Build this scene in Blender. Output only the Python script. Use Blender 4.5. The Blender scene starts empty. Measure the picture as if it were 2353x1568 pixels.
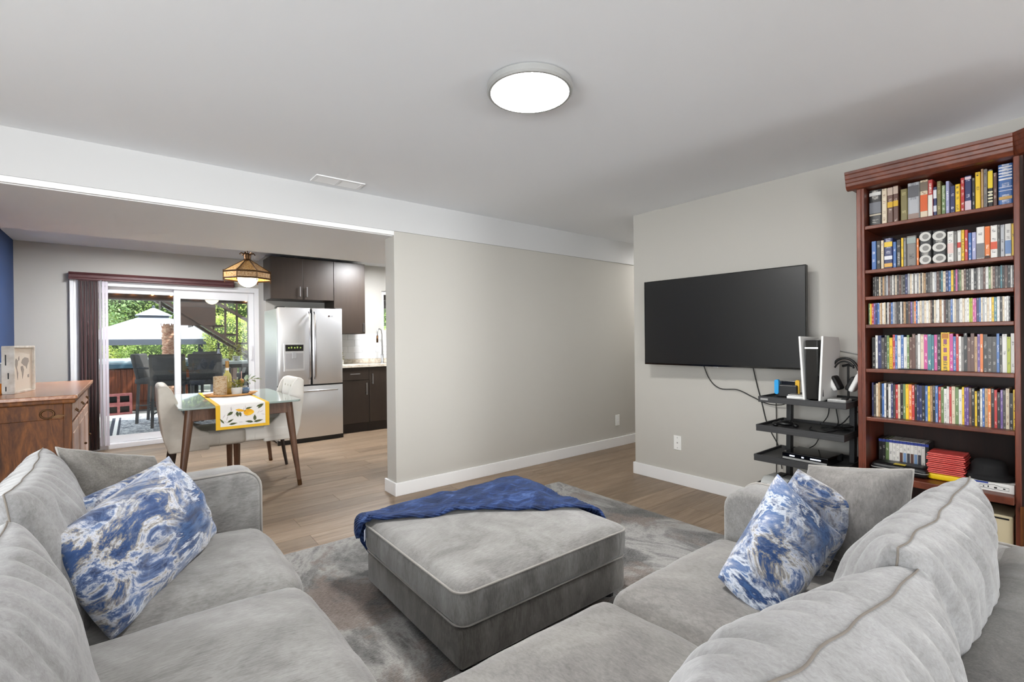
import bpy, bmesh, math, random
from mathutils import Vector, Matrix, noise
random.seed(7)
SC = bpy.context.scene
COL = SC.collection

# ------------------------------------------------------------------ camera
def _axes(yaw, pitch, roll):
    F = Vector((math.sin(yaw)*math.cos(pitch), math.cos(yaw)*math.cos(pitch), math.sin(pitch)))
    R = Vector((math.cos(yaw), -math.sin(yaw), 0)); U = R.cross(F)
    c, s = math.cos(roll), math.sin(roll)
    return c*R + s*U, -s*R + c*U, F
R_, U_, F_ = _axes(.672223, -.0027079, -.0099251)
cam = bpy.data.cameras.new('camera'); cam.sensor_fit = 'HORIZONTAL'; cam.sensor_width = 36
cam.lens = 36*1099.14/2353; cam.clip_start = .02; cam.clip_end = 300
co = bpy.data.objects.new('camera', cam); COL.objects.link(co)
m = Matrix((R_, U_, -F_)).transposed().to_4x4(); m.translation = (0, 0, 1.22); co.matrix_world = m
SC.camera = co

# ------------------------------------------------------------------ world, sun, exposure
W = bpy.data.worlds.new('world'); SC.world = W; W.use_nodes = True
wn = W.node_tree; wn.nodes.clear()
bg = wn.nodes.new('ShaderNodeBackground'); wo = wn.nodes.new('ShaderNodeOutputWorld')
bg.inputs[0].default_value = (.86, .93, 1, 1); bg.inputs[1].default_value = 1.6
wn.links.new(bg.outputs[0], wo.inputs[0])
sun = bpy.data.lights.new('sun', 'SUN'); sun.energy = 4.6; sun.angle = .03; sun.color = (1, .96, .88)
so = bpy.data.objects.new('sun', sun); COL.objects.link(so)
so.rotation_euler = Vector((.62, -.34, .9)).to_track_quat('Z', 'Y').to_euler()
# daylight through the window behind the camera (an area light filling that window's opening)
def area(name, loc, tgt, sx, sy, power, color):
    l = bpy.data.lights.new(name, 'AREA'); l.shape = 'RECTANGLE'; l.size = sx; l.size_y = sy
    l.energy = power; l.color = color
    o = bpy.data.objects.new(name, l); COL.objects.link(o); o.location = loc
    o.rotation_euler = (Vector(loc)-Vector(tgt)).to_track_quat('Z', 'Y').to_euler()
    return o
area('window_daylight', (-2.0, -3.22, 1.25), (.6, 2, 2.3), 1.8, 1.9, 95, (.97, .985, 1))
area('side_fill_light', (-3.03, .4, 1.35), (1.2, 1.5, 2.4), 2.6, 1.6, 76, (.97, .985, 1))  # added fill from the unseen left side, evens out the ceiling
area('right_fill_light', (3.24, -3.22, 1.5), (2.4, 1.5, 2.3), .46, 1.4, 58, (.97, .985, 1))  # added fill, kept out of view, brightens the right of the ceiling
vs = SC.view_settings
vs.view_transform = 'Standard'; vs.look = 'None'; vs.gamma = 1; vs.use_curve_mapping = False
vs.exposure = .84
LAMP_E = 88.0
cy_ = SC.cycles
cy_.max_bounces = 6; cy_.diffuse_bounces = 4; cy_.glossy_bounces = 3; cy_.transmission_bounces = 3; cy_.transparent_max_bounces = 8
cy_.caustics_reflective = False; cy_.caustics_refractive = False; cy_.use_adaptive_sampling = True; cy_.adaptive_threshold = .08; cy_.adaptive_min_samples = 20

# ------------------------------------------------------------------ helpers
def lin(c):
    def f(v):
        v /= 255
        return v/12.92 if v <= .04045 else ((v+.055)/1.055)**2.4
    return (f(c[0]), f(c[1]), f(c[2]), 1)

class NT:
    def __init__(s, name):
        s.m = bpy.data.materials.new(name); s.m.use_nodes = True
        s.t = s.m.node_tree; s.t.nodes.clear()
        s.out = s.n('ShaderNodeOutputMaterial')
        s.p = s.n('ShaderNodeBsdfPrincipled'); s.l(s.p.outputs[0], s.out.inputs[0])
    def n(s, k, **kw):
        nd = s.t.nodes.new(k)
        for a, v in kw.items(): setattr(nd, a, v)
        return nd
    def l(s, a, b): s.t.links.new(a, b)
    def coord(s, stretch=(1, 1, 1), space='Object', rand=0):
        tc = s.n('ShaderNodeTexCoord'); mp = s.n('ShaderNodeMapping'); mp.inputs['Scale'].default_value = stretch
        src = tc.outputs[space]
        if rand:
            oi = s.n('ShaderNodeObjectInfo'); ml = s.n('ShaderNodeMath', operation='MULTIPLY'); ml.inputs[1].default_value = rand
            s.l(oi.outputs['Random'], ml.inputs[0]); s.l(ml.outputs[0], mp.inputs['Location'])
        s.l(src, mp.inputs[0]); return mp.outputs[0]
    def noise(s, vec, scale, detail=4, rough=.55, dist=0):
        nz = s.n('ShaderNodeTexNoise'); nz.inputs['Scale'].default_value = scale; nz.inputs['Detail'].default_value = detail
        nz.inputs['Roughness'].default_value = rough; nz.inputs['Distortion'].default_value = dist
        s.l(vec, nz.inputs['Vector']); return nz.outputs['Fac']
    def ramp(s, fac, stops, interp='LINEAR'):
        r = s.n('ShaderNodeValToRGB'); cr = r.color_ramp; cr.interpolation = interp
        while len(cr.elements) < len(stops): cr.elements.new(.5)
        for e, (p, c) in zip(cr.elements, stops):
            e.position = p; e.color = c if len(c) == 4 else lin(c)
        s.l(fac, r.inputs[0]); return r.outputs[0]
    def mix(s, fac, a, b, mode='MIX'):
        x = s.n('ShaderNodeMix', data_type='RGBA', blend_type=mode)
        if isinstance(fac, (int, float)): x.inputs[0].default_value = fac
        else: s.l(fac, x.inputs[0])
        for v, i in ((a, 6), (b, 7)):
            if isinstance(v, tuple): x.inputs[i].default_value = v if len(v) == 4 else lin(v)
            else: s.l(v, x.inputs[i])
        return x.outputs[2]
    def bump(s, fac, strength=.3, dist=.01):
        b = s.n('ShaderNodeBump'); b.inputs['Strength'].default_value = strength; b.inputs['Distance'].default_value = dist
        s.l(fac, b.inputs['Height']); s.l(b.outputs[0], s.p.inputs['Normal'])
    def base(s, c):
        if isinstance(c, tuple): s.p.inputs['Base Color'].default_value = c if len(c) == 4 else lin(c)
        else: s.l(c, s.p.inputs['Base Color'])
    def set(s, **k):
        for a, v in k.items(): s.p.inputs[a.replace('_', ' ')].default_value = v

M = {}
def mat(name, c, rough=.5, metal=0., c2=None, scale=8, stretch=(1, 1, 1), lo=.35, hi=.65, detail=4, bump=0, bscale=60, bdist=.003, sheen=0, rand=0, coat=0, spec=.5, emit=None):
    k = NT(name); k.set(Roughness=rough, Metallic=metal, Sheen_Weight=sheen, Coat_Weight=coat, Specular_IOR_Level=spec)
    k.base(c)
    if c2 is not None:
        v = k.coord(stretch, rand=rand)
        k.base(k.ramp(k.noise(v, scale, detail), [(lo, c), (hi, c2)]))
    if bump: k.bump(k.noise(k.coord(stretch, rand=rand), bscale, 3), bump, bdist)
    if emit:
        k.p.inputs['Emission Color'].default_value = lin(emit[0]); k.p.inputs['Emission Strength'].default_value = emit[1]
    M[name] = k.m
    return k.m

class MB:
    """collects simple shapes, builds one mesh object"""
    def __init__(s): s.v = []; s.f = []
    def add(s, vs, fs):
        o = len(s.v); s.v += [tuple(p) for p in vs]; s.f += [tuple(i+o for i in f) for f in fs]; return s
    def box(s, x0, x1, y0, y1, z0, z1, mtx=None):
        vs = [Vector(p) for p in ((x0,y0,z0),(x1,y0,z0),(x1,y1,z0),(x0,y1,z0),(x0,y0,z1),(x1,y0,z1),(x1,y1,z1),(x0,y1,z1))]
        if mtx: vs = [mtx @ p for p in vs]
        return s.add(vs, [(0,3,2,1),(4,5,6,7),(0,1,5,4),(1,2,6,5),(2,3,7,6),(3,0,4,7)])
    def bar(s, a, b, w, h=None, up=(0,0,1)):
        """box section bar from a to b"""
        a, b = Vector(a), Vector(b); h = h or w; d = (b-a).normalized(); u = Vector(up)
        if abs(d.dot(u)) > .98: u = Vector((1,0,0))
        x = d.cross(u).normalized(); y = x.cross(d).normalized()
        vs = [p + x*(w/2)*i + y*(h/2)*j for p in (a, b) for i, j in ((-1,-1),(1,-1),(1,1),(-1,1))]
        return s.add(vs, [(0,1,2,3),(7,6,5,4),(0,4,5,1),(1,5,6,2),(2,6,7,3),(3,7,4,0)])
    def tube(s, pts, r, n=8, closed=False, caps=True):
        pts = [Vector(p) for p in pts]; N = len(pts); rings = []
        rr = r if isinstance(r, (list, tuple)) else [r]*N
        t0 = (pts[1]-pts[0]).normalized(); u = Vector((0,0,1))
        if abs(t0.dot(u)) > .9: u = Vector((1,0,0))
        nrm = (u - t0*u.dot(t0)).normalized(); vs = []
        for i, p in enumerate(pts):
            if closed: t = (pts[(i+1) % N]-pts[i-1]).normalized()
            else: t = (pts[min(i+1, N-1)]-pts[max(i-1, 0)]).normalized()
            nrm = (nrm - t*nrm.dot(t)); nrm = nrm.normalized() if nrm.length > 1e-6 else t.orthogonal().normalized()
            b = t.cross(nrm)
            vs += [p + (nrm*math.cos(2*math.pi*k/n) + b*math.sin(2*math.pi*k/n))*rr[i] for k in range(n)]
        fs = []
        for i in range(N if closed else N-1):
            j = (i+1) % N
            fs += [(i*n+k, i*n+(k+1) % n, j*n+(k+1) % n, j*n+k) for k in range(n)]
        if caps and not closed: fs += [tuple(range(n-1, -1, -1)), tuple((N-1)*n+k for k in range(n))]
        return s.add(vs, fs)
    def lathe(s, prof, n=24, c=(0,0,0), axis='Z', squash=1):
        vs = []; fs = []
        for r, z in prof:
            for k in range(n):
                a = 2*math.pi*k/n; p = (r*math.cos(a), r*math.sin(a)*squash, z)
                if axis == 'X': p = (p[2], p[0], p[1])
                if axis == 'Y': p = (p[0], p[2], p[1])
                vs.append((p[0]+c[0], p[1]+c[1], p[2]+c[2]))
        for i in range(len(prof)-1):
            fs += [(i*n+k, i*n+(k+1) % n, (i+1)*n+(k+1) % n, (i+1)*n+k) for k in range(n)]
        if prof[0][0] > 1e-5: fs.append(tuple(range(n-1, -1, -1)))
        if prof[-1][0] > 1e-5: fs.append(tuple((len(prof)-1)*n+k for k in range(n)))
        return s.add(vs, fs)
    def prism(s, poly, y0, y1, plane='XZ'):
        """extrude a polygon of the XZ (along Y), YZ (along X) or XY (along Z) plane"""
        n = len(poly)
        def q(a, b, c): return {'XZ': (a, c, b), 'YZ': (c, a, b), 'XY': (a, b, c)}[plane]
        vs = [q(a, b, y0) for a, b in poly] + [q(a, b, y1) for a, b in poly]
        return s.add(vs, [tuple(range(n)), tuple(range(2*n-1, n-1, -1))] + [(i, i+n, (i+1) % n + n, (i+1) % n) for i in range(n)])
    def sphere(s, c, r, n=16, m=10, sx=1, sy=1, sz=1):
        pr = [(max(1e-6, math.sin(math.pi*i/m)), -math.cos(math.pi*i/m)) for i in range(m+1)]
        o = len(s.v); s.lathe(pr, n)
        for i in range(o, len(s.v)):
            x, y, z = s.v[i]; s.v[i] = (c[0]+x*r*sx, c[1]+y*r*sy, c[2]+z*r*sz)
        return s
    def xf(s, mtx): s.v = [tuple(mtx @ Vector(p)) for p in s.v]; return s
    def mesh(s, name, bevel=0, seg=2, smooth=False, merge=True, auto=None):
        me = bpy.data.meshes.new(name); me.from_pydata(s.v, [], s.f); me.update()
        bm = bmesh.new(); bm.from_mesh(me)
        if merge: bmesh.ops.remove_doubles(bm, verts=bm.verts, dist=1e-6)
        bmesh.ops.recalc_face_normals(bm, faces=bm.faces)
        if bevel:
            es = [e for e in bm.edges if len(e.link_faces) == 2 and e.calc_face_angle(0) > .5]
            bmesh.ops.bevel(bm, geom=es, offset=bevel, segments=seg, profile=.5, affect='EDGES', clamp_overlap=True)
        bm.to_mesh(me); bm.free()
        if smooth:
            me.polygons.foreach_set('use_smooth', [True]*len(me.polygons))
        if auto is not None:
            me.polygons.foreach_set('use_smooth', [True]*len(me.polygons))
            me.set_sharp_from_angle(angle=auto)
        me.update(); return me
    def build(s, name, material, parent=None, bevel=0, seg=2, smooth=False, auto=None, merge=True):
        return obj(name, s.mesh(name, bevel, seg, smooth, merge, auto), material, parent)

def obj(name, me, material, parent=None):
    o = bpy.data.objects.new(name, me); COL.objects.link(o)
    if material is not None and not me.materials: me.materials.append(M[material] if isinstance(material, str) else material)
    if parent is not None: o.parent = parent
    return o
def thing(name, label, cat, loc=(0,0,0), rz=0, group=None):
    o = bpy.data.objects.new(name, None); COL.objects.link(o); o.empty_display_size = .05
    o.location = loc; o.rotation_euler = (0, 0, rz); return tag(o, label, cat, group)
def tag(o, label, cat, group=None):
    o['label'] = label; o['category'] = cat
    if group: o['group'] = group
    return o
def struct(o, label=None):
    o['kind'] = 'structure'
    if label: o['label'] = label
    return o
def lab(o, label): o['label'] = label; return o
def dup(o, parent=None, **k):
    c = o.copy(); COL.objects.link(c); c.parent = parent
    for ch in list(o.children): dup(ch, c)
    for a, v in k.items(): setattr(c, a, v)
    return c
def text_mesh(body, size, depth=.0005):
    cu = bpy.data.curves.new('lettering', 'FONT'); cu.body = body; cu.size = size; cu.extrude = depth
    cu.align_x = 'CENTER'; cu.align_y = 'CENTER'
    t = bpy.data.objects.new('lettering', cu); COL.objects.link(t)
    dg = bpy.context.evaluated_depsgraph_get(); me = bpy.data.meshes.new_from_object(t.evaluated_get(dg))
    bpy.data.objects.remove(t); me.name = 'lettering'; return me
def rbox(hx, hy, hz, r, n=10, crown=0., bulge=0., nz=None, nscale=5.):
    """rounded, puffed box centred on the origin as an MB: half sizes, edge radius"""
    mb = MB(); grid = {}
    def vert(i, j, k):
        key = (i, j, k)
        if key in grid: return grid[key]
        u, v, w = 2*i/n-1, 2*j/n-1, 2*k/n-1
        def sp(t): return math.copysign(abs(t)**.8, t) if False else math.sin(t*math.pi/2)*.35 + t*.65
        p = Vector((sp(u)*hx, sp(v)*hy, sp(w)*hz))
        q = Vector((max(-hx+r, min(hx-r, p.x)), max(-hy+r, min(hy-r, p.y)), max(-hz+r, min(hz-r, p.z))))
        d = p-q
        if d.length > 1e-9:
            d2 = Vector((d.x/r, d.y/r, d.z/r)); mx = max(abs(d2.x), abs(d2.y), abs(d2.z)); p = q + d2.normalized()*mx*r
        a, b, c = (1-u*u), (1-v*v), (1-w*w)
        p.z += crown*a*b*(1 if w > 0 else .3)*w
        p.x += bulge*u*b*c; p.y += bulge*v*a*c
        if nz:
            f = noise.noise(p*nscale + Vector((3.1, 7.7, 1.3)))
            f2 = noise.noise(p*nscale*2.7 + Vector((9.1, 2.7, 4.3)))
            p += p.normalized()*nz*(f + .5*f2)
        grid[key] = len(mb.v); mb.v.append(tuple(p)); return grid[key]
    for i in range(n):
        for j in range(n):
            for w, fl in ((0, 1), (n, 0)):
                for ax in range(3):
                    q = [(i, j), (i+1, j), (i+1, j+1), (i, j+1)]
                    if fl: q = q[::-1]
                    f = []
                    for a, b in q:
                        t = [a, b]; t.insert(ax, w) if ax != 1 else t.insert(1, w)
                        f.append(vert(*t))
                    mb.f.append(tuple(f))
    return mb
def rrect(hx, hy, r, n=6):
    pts = []
    for cx, cy, a0 in ((hx-r, hy-r, 0), (-hx+r, hy-r, 90), (-hx+r, -hy+r, 180), (hx-r, -hy+r, 270)):
        pts += [(cx+r*math.cos(math.radians(a0+90*k/n)), cy+r*math.sin(math.radians(a0+90*k/n))) for k in range(n+1)]
    return pts
def pillow(w, h, t, n=30, p=.42, inset=.07, crease=.0, pleat=0., pleat_n=9, seed=0, sag=0., drop=0.):
    """knife-edge pillow in its own XY plane (x width, y height, z thickness); returns (MB, rim points)"""
    mb = MB(); idx = {}; rim = []
    so = Vector((seed*3.7, seed*1.9, seed*5.3))
    def pos(i, j, sgn):
        u, v = 2*i/n-1, 2*j/n-1
        u = math.sin(u*math.pi/2)*.5+u*.5; v = math.sin(v*math.pi/2)*.5+v*.5
        x = w/2*u*(1-inset*(1-v*v)); y = h/2*v*(1-inset*(1-u*u))
        e = max(0, (1-u*u)*(1-v*v)); z = t/2*(e**p)
        lo = 1 + drop*(-v)*.5
        z *= lo
        q = Vector((x, y, 0))*6 + so
        f = noise.noise(q + Vector((0, 0, sgn*9)))
        f2 = noise.noise(q*2.3 + Vector((5, 1, sgn*7)))
        ed = (1-e)**2
        z += crease*(f + .6*f2)*(e**.3)*t
        if pleat:
            ph = (u*pleat_n + .8*noise.noise(Vector((v*1.5, seed, sgn))))*math.pi
            fall = max(0, 1-abs(1-abs(v))/.75)*(1-u**8)*(e**.12)
            z += pleat*(abs(math.sin(ph))**.6-.75)*fall*(.6+.8*noise.noise(Vector((u*3+seed, v, 2.2))))
        y -= sag*(1-u*u)*(v > 0)*v
        wob = .010*noise.noise(Vector((u*3+seed, v*3, 1.1)))*(1-e)
        return Vector((x, y, sgn*max(z, 0)+wob))
    for sgn in (1, -1):
        for i in range(n+1):
            for j in range(n+1):
                border = i in (0, n) or j in (0, n)
                key = (i, j, 0 if border else sgn)
                if key not in idx: idx[key] = len(mb.v); mb.v.append(tuple(pos(i, j, 0 if border else sgn)))
        for i in range(n):
            for j in range(n):
                q = [(i, j), (i+1, j), (i+1, j+1), (i, j+1)]
                f = tuple(idx[(a, b, 0 if a in (0, n) or b in (0, n) else sgn)] for a, b in q)
                mb.f.append(f if sgn > 0 else f[::-1])
    loop = [(i, 0) for i in range(n)] + [(n, j) for j in range(n)] + [(i, n) for i in range(n, 0, -1)] + [(0, j) for j in range(n, 0, -1)]
    rim = [mb.v[idx[(a, b, 0)]] for a, b in loop]
    return mb, rim
def quad_warp(mb, rim, w, h, A, B, C, D):
    """bend a w x h pillow so that its corners fall on A (lower left), B, C, D"""
    A, B, C, D = map(Vector, (A, B, C, D)); nrm = ((B-A)+(C-D)).cross((D-A)+(C-B)).normalized()
    def q(p):
        s_, t_ = p[0]/w+.5, p[1]/h+.5
        return (A*(1-s_)+B*s_)*(1-t_)+(D*(1-s_)+C*s_)*t_ + nrm*p[2]
    mb.v = [tuple(q(p)) for p in mb.v]; return [tuple(q(p)) for p in rim]
def frame(o, x, y, z):
    """matrix with given origin and (not necessarily unit) axes"""
    x = Vector(x).normalized(); z = Vector(z); z = (z - x*z.dot(x)).normalized(); y = z.cross(x)
    m = Matrix((x, y, z)).transposed().to_4x4(); m.translation = o; return m

# ------------------------------------------------------------------ materials
mat('wall_paint', (189, 186, 179), .75)
mat('wall_blue', (44, 68, 112), .7)
mat('ceiling_paint', (238, 240, 243), .85)
mat('trim_white', (236, 236, 236), .4)
mat('soffit_white', (234, 234, 234), .6)
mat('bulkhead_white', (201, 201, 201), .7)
mat('door_white', (240, 240, 242), .35)
mat('plastic_white', (235, 235, 232), .4)
mat('plastic_black', (16, 16, 17), .4)
mat('rubber_black', (14, 14, 15), .6)
mat('gloss_black', (8, 8, 9), .12, coat=.5)
mat('metal_steel', (200, 200, 202), .28, 1)
mat('metal_chrome', (210, 210, 212), .12, 1)
mat('metal_bronze', (92, 66, 42), .4, .8)
mat('cab_brown', (47, 37, 30), .42, c2=(51, 41, 33), scale=30, stretch=(1, 1, .1))
mat('cab_toe', (38, 29, 24), .5)
mat('counter', (222, 214, 200), .3, c2=(178, 160, 138), scale=26, lo=.45, hi=.75)
mat('tile', (240, 240, 240), .15)
mat('grout', (196, 196, 194), .8)
mat('tv_screen', (13, 13, 13), .34, spec=.6)
mat('stand_black', (52, 52, 53), .55, bump=.05, bscale=200)
mat('chair_leather', (196, 189, 178), .45, c2=(180, 172, 160), scale=6, bump=.05, bscale=90)
mat('chair_leather_glare', (216, 212, 205), .45, bump=.05, bscale=90)  # paler copy of chair_leather, glare on the right chair put into the colour
mat('lamp_glass', (255, 250, 238), .2, emit=((255, 238, 205), 12))
mat('lamp_panel', (255, 255, 255), .3, emit=((255, 253, 250), LAMP_E))
mat('lamp_panel_hall', (255, 255, 255), .3, emit=((255, 253, 250), 40))
mat('lamp_panel_kitchen', (255, 255, 255), .3, emit=((250, 252, 255), 150))
mat('lamp_rim', (168, 168, 166), .45, .3)
mat('amber_glass', (196, 160, 108), .25, c2=(150, 108, 60), scale=70, bump=.3, bscale=90)
mat('curtain_dark', (52, 26, 28), .8, c2=(68, 36, 36), scale=40, stretch=(1, 1, .05), sheen=.3)
mat('sheer', (206, 200, 208), .8)
mat('valance', (92, 50, 50), .45, c2=(74, 38, 40), scale=10, stretch=(.3, 1, 3))
mat('soil', (60, 44, 30), .9)
mat('yellow_cloth', (226, 178, 42), .8, bump=.1, bscale=300)
mat('lemon', (240, 190, 30), .7, c2=(226, 150, 20), scale=20)
mat('leaf_print', (98, 102, 62), .8, c2=(60, 70, 44), scale=60)
mat('line_print', (190, 178, 178), .8)
mat('tray_wood', (206, 156, 96), .5, c2=(180, 124, 66), scale=10, stretch=(.6, 6, 6))
mat('bottle', (196, 186, 116), .12, c2=(182, 160, 84), scale=8)
mat('bottle_neck', (168, 122, 52), .4)
mat('planter', (212, 212, 208), .6)
mat('plant_leaf', (116, 124, 58), .6, c2=(160, 150, 66), scale=20)
mat('plant_leaf_pale', (140, 160, 132), .6, c2=(178, 190, 164), scale=20)
mat('blue_glass', (92, 118, 146), .15)
mat('care_label', (206, 212, 232), .7)
def fabric(name, c, c2, c3, sc=3.2, sheen=.4, streak=(16, 120, 120), blot=(1, 1, 1)):
    c, c2, c3 = (tuple(int(v*.93) for v in q) for q in (c, c2, c3))
    k = NT(name); k.set(Roughness=.85, Sheen_Weight=sheen, Sheen_Roughness=.45, Specular_IOR_Level=.15)
    a = k.ramp(k.noise(k.coord(blot), sc, 4, .66, 1.1), [(.30, c2), (.50, c), (.70, c3)])
    b = k.noise(k.coord(streak), 1, 3, .75, .7)
    k.base(k.mix(.30, a, k.ramp(b, [(.34, tuple(int(v*.82) for v in c2)), (.5, c), (.68, tuple(min(255, int(v*1.06)) for v in c3))])))
    k.bump(b, .2, .002); M[name] = k.m
fabric('velvet_grey', (141, 139, 137), (110, 108, 106), (166, 165, 163), 4.5, streak=(40, 230, 160))
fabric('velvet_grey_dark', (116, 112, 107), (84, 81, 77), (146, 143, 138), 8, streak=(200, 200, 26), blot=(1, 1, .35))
fabric('velvet_light', (150, 149, 149), (128, 127, 126), (170, 170, 171), 7, streak=(130, 90, 130))
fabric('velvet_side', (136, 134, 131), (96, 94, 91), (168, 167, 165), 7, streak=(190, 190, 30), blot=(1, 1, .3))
fabric('velvet_taupe', (132, 129, 125), (106, 103, 99), (154, 151, 147), 4.5, streak=(150, 60, 120))
mat('welt', (150, 146, 141), .85, sheen=.3)
mat('welt_dark', (118, 111, 103), .9)
def marble(name, seed, rot=0):
    k = NT(name); k.set(Roughness=.75, Sheen_Weight=.3, Specular_IOR_Level=.2)
    tc = k.n('ShaderNodeTexCoord'); mp = k.n('ShaderNodeMapping'); mp.inputs['Location'].default_value = (seed, seed*.7, seed*.3)
    mp.inputs['Rotation'].default_value = (0, 0, rot); mp.inputs['Scale'].default_value = (.75, 1.35, 1)
    k.l(tc.outputs['Object'], mp.inputs[0]); v = mp.outputs[0]
    a = k.noise(v, 5.2, 7, .68, .7)
    b = k.noise(v, 8, 7, .72, .9)
    c1 = k.ramp(a, [(.32, (14, 32, 66)), (.40, (30, 58, 100)), (.46, (64, 94, 138)), (.49, (28, 54, 98)), (.53, (205, 210, 218)), (.555, (78, 106, 150)), (.61, (128, 140, 168)), (.64, (206, 206, 210)), (.70, (150, 140, 124))])
    c2 = k.ramp(b, [(.36, (20, 42, 82)), (.44, (92, 112, 152)), (.49, (206, 208, 214)), (.53, (152, 144, 130)), (.575, (54, 80, 124)), (.68, (20, 42, 84))])
    sel = k.ramp(k.noise(v, 3.1, 4, .5, .5), [(.47, (0, 0, 0, 1)), (.56, (.9, .9, .9, 1))])
    k.base(k.mix(sel, c1, c2)); k.bump(b, .25, .01); M[name] = k.m
marble('marble_a', 1.3, .5); marble('marble_b', 4.1, 1.2); marble('marble_c', 7.9, 1.35); marble('marble_d', 11.2, .2)
def rug_mat():
    k = NT('rug_pile'); k.set(Roughness=.95, Sheen_Weight=.3, Specular_IOR_Level=.1)
    v = k.coord((1, 1, 1)); v2 = k.coord((1.3, .8, 1))
    a = k.noise(v2, 2.0, 7, .68, .7)
    c = k.ramp(a, [(.36, (36, 36, 37)), (.44, (74, 74, 74)), (.50, (132, 131, 129)), (.55, (172, 170, 167)), (.60, (112, 111, 110)), (.67, (56, 57, 58))])
    b = k.noise(k.coord((1.0, .8, 1)), 1.8, 6, .66, .8)
    c = k.mix(k.ramp(b, [(.54, (0, 0, 0, 1)), (.61, (.8, .8, .8, 1))]), c, (112, 92, 80))
    f = k.noise(k.coord((60, 220, 1)), 1, 3, .7, .6)
    c = k.mix(.30, c, k.ramp(f, [(.35, (58, 57, 56)), (.65, (182, 180, 176))]))
    k.base(c); k.bump(f, .5, .006); M['rug_pile'] = k.m
rug_mat()
def wood(name, cs, sc=3, stretch=(1, 8, 8), rough=.4, coat=.1, rand=0, dist=1.2, bump=.05):
    k = NT(name); k.set(Roughness=rough, Coat_Weight=coat, Coat_Roughness=.25)
    v = k.coord(stretch, rand=rand)
    a = k.noise(v, sc, 6, .6, dist); b = k.noise(v, sc*7, 3, .6, .3)
    c = k.ramp(a, [(.28+.44*i/(len(cs)-1), x) for i, x in enumerate(cs)])
    c = k.mix(.25, c, k.ramp(b, [(.3, cs[0]), (.7, cs[-1])])); k.base(c)
    k.bump(b, bump, .002); M[name] = k.m; return k
wood('cherry', [(64, 26, 15), (104, 50, 31), (138, 74, 49)], 3, (7, 1.2, 1.2))
wood('cherry_up', [(68, 28, 17), (106, 50, 32), (134, 68, 46)], 3, (7, 7, 1))
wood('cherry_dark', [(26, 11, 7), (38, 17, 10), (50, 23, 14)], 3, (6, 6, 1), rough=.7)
wood('walnut', [(62, 40, 27), (92, 62, 44), (116, 84, 62)], 3, (6, 6, 1))
wood('hutch_wood', [(46, 22, 6), (96, 52, 15), (140, 84, 30)], 3, (4, 4, .8), dist=2.6, rough=.62, coat=0)
wood('hutch_top', [(120, 70, 44), (168, 112, 78), (196, 146, 110)], 3, (6, 1, 6), rough=.25, coat=.3)
wood('hutch_front', [(120, 82, 60), (164, 124, 100), (190, 158, 140)], 3, (5, 5, 1))
wood('deck_brown', [(34, 22, 17), (52, 35, 27), (68, 46, 35)], 3, (1, 6, 6), rough=.6)
wood('tub_wood', [(64, 30, 18), (104, 52, 30), (142, 78, 44)], 3, (8, 8, .7), rough=.5, rand=9)
def plank_mat():
    k = NT('floor_plank'); k.set(Roughness=.42, Specular_IOR_Level=.4)
    oi = k.n('ShaderNodeObjectInfo')
    v = k.coord((.7, 9, 1), rand=23)
    a = k.noise(v, 1.6, 6, .6, 1.0); b = k.noise(v, 12, 4, .65, .4)
    c = k.ramp(a, [(.28, (104, 86, 70)), (.45, (130, 110, 90)), (.6, (146, 126, 105)), (.75, (164, 144, 122))])
    c = k.mix(.28, c, k.ramp(b, [(.3, (108, 89, 72)), (.7, (174, 154, 133))]))
    t = k.ramp(oi.outputs['Random'], [(0, (.80, .80, .80, 1)), (.5, (.95, .94, .93, 1)), (1, (1.1, 1.09, 1.08, 1))])
    k.base(k.mix(1.0, c, t, 'MULTIPLY')); k.bump(b, .06, .001); M['floor_plank'] = k.m
plank_mat()
def glass(name, tint=(1, 1, 1, 1), ior=1.5, gain=1.):
    k = NT(name); k.t.nodes.remove(k.p)
    tr = k.n('ShaderNodeBsdfTransparent'); tr.inputs[0].default_value = tint
    gl = k.n('ShaderNodeBsdfGlossy'); gl.inputs['Roughness'].default_value = .0
    fr = k.n('ShaderNodeFresnel'); fr.inputs[0].default_value = ior
    mx = k.n('ShaderNodeMixShader'); ml = k.n('ShaderNodeMath', operation='MULTIPLY'); ml.inputs[1].default_value = gain
    k.l(fr.outputs[0], ml.inputs[0]); k.l(ml.outputs[0], mx.inputs[0]); k.l(tr.outputs[0], mx.inputs[1]); k.l(gl.outputs[0], mx.inputs[2]); k.l(mx.outputs[0], k.out.inputs[0]); M[name] = k.m
glass('pane_glass', (.97, .985, .98, 1), 1.5, 1.2)
def steel_brushed():
    k = NT('fridge_steel'); k.set(Roughness=.36, Metallic=.8)
    v = k.coord((60, 60, .6)); k.base((228, 229, 231)); k.bump(k.noise(v, 9, 2), .05, .001); M['fridge_steel'] = k.m
steel_brushed()
mat('fridge_side', (196, 198, 200), .3, .75)
mat('fridge_recess', (186, 187, 190), .4, .4)
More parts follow.
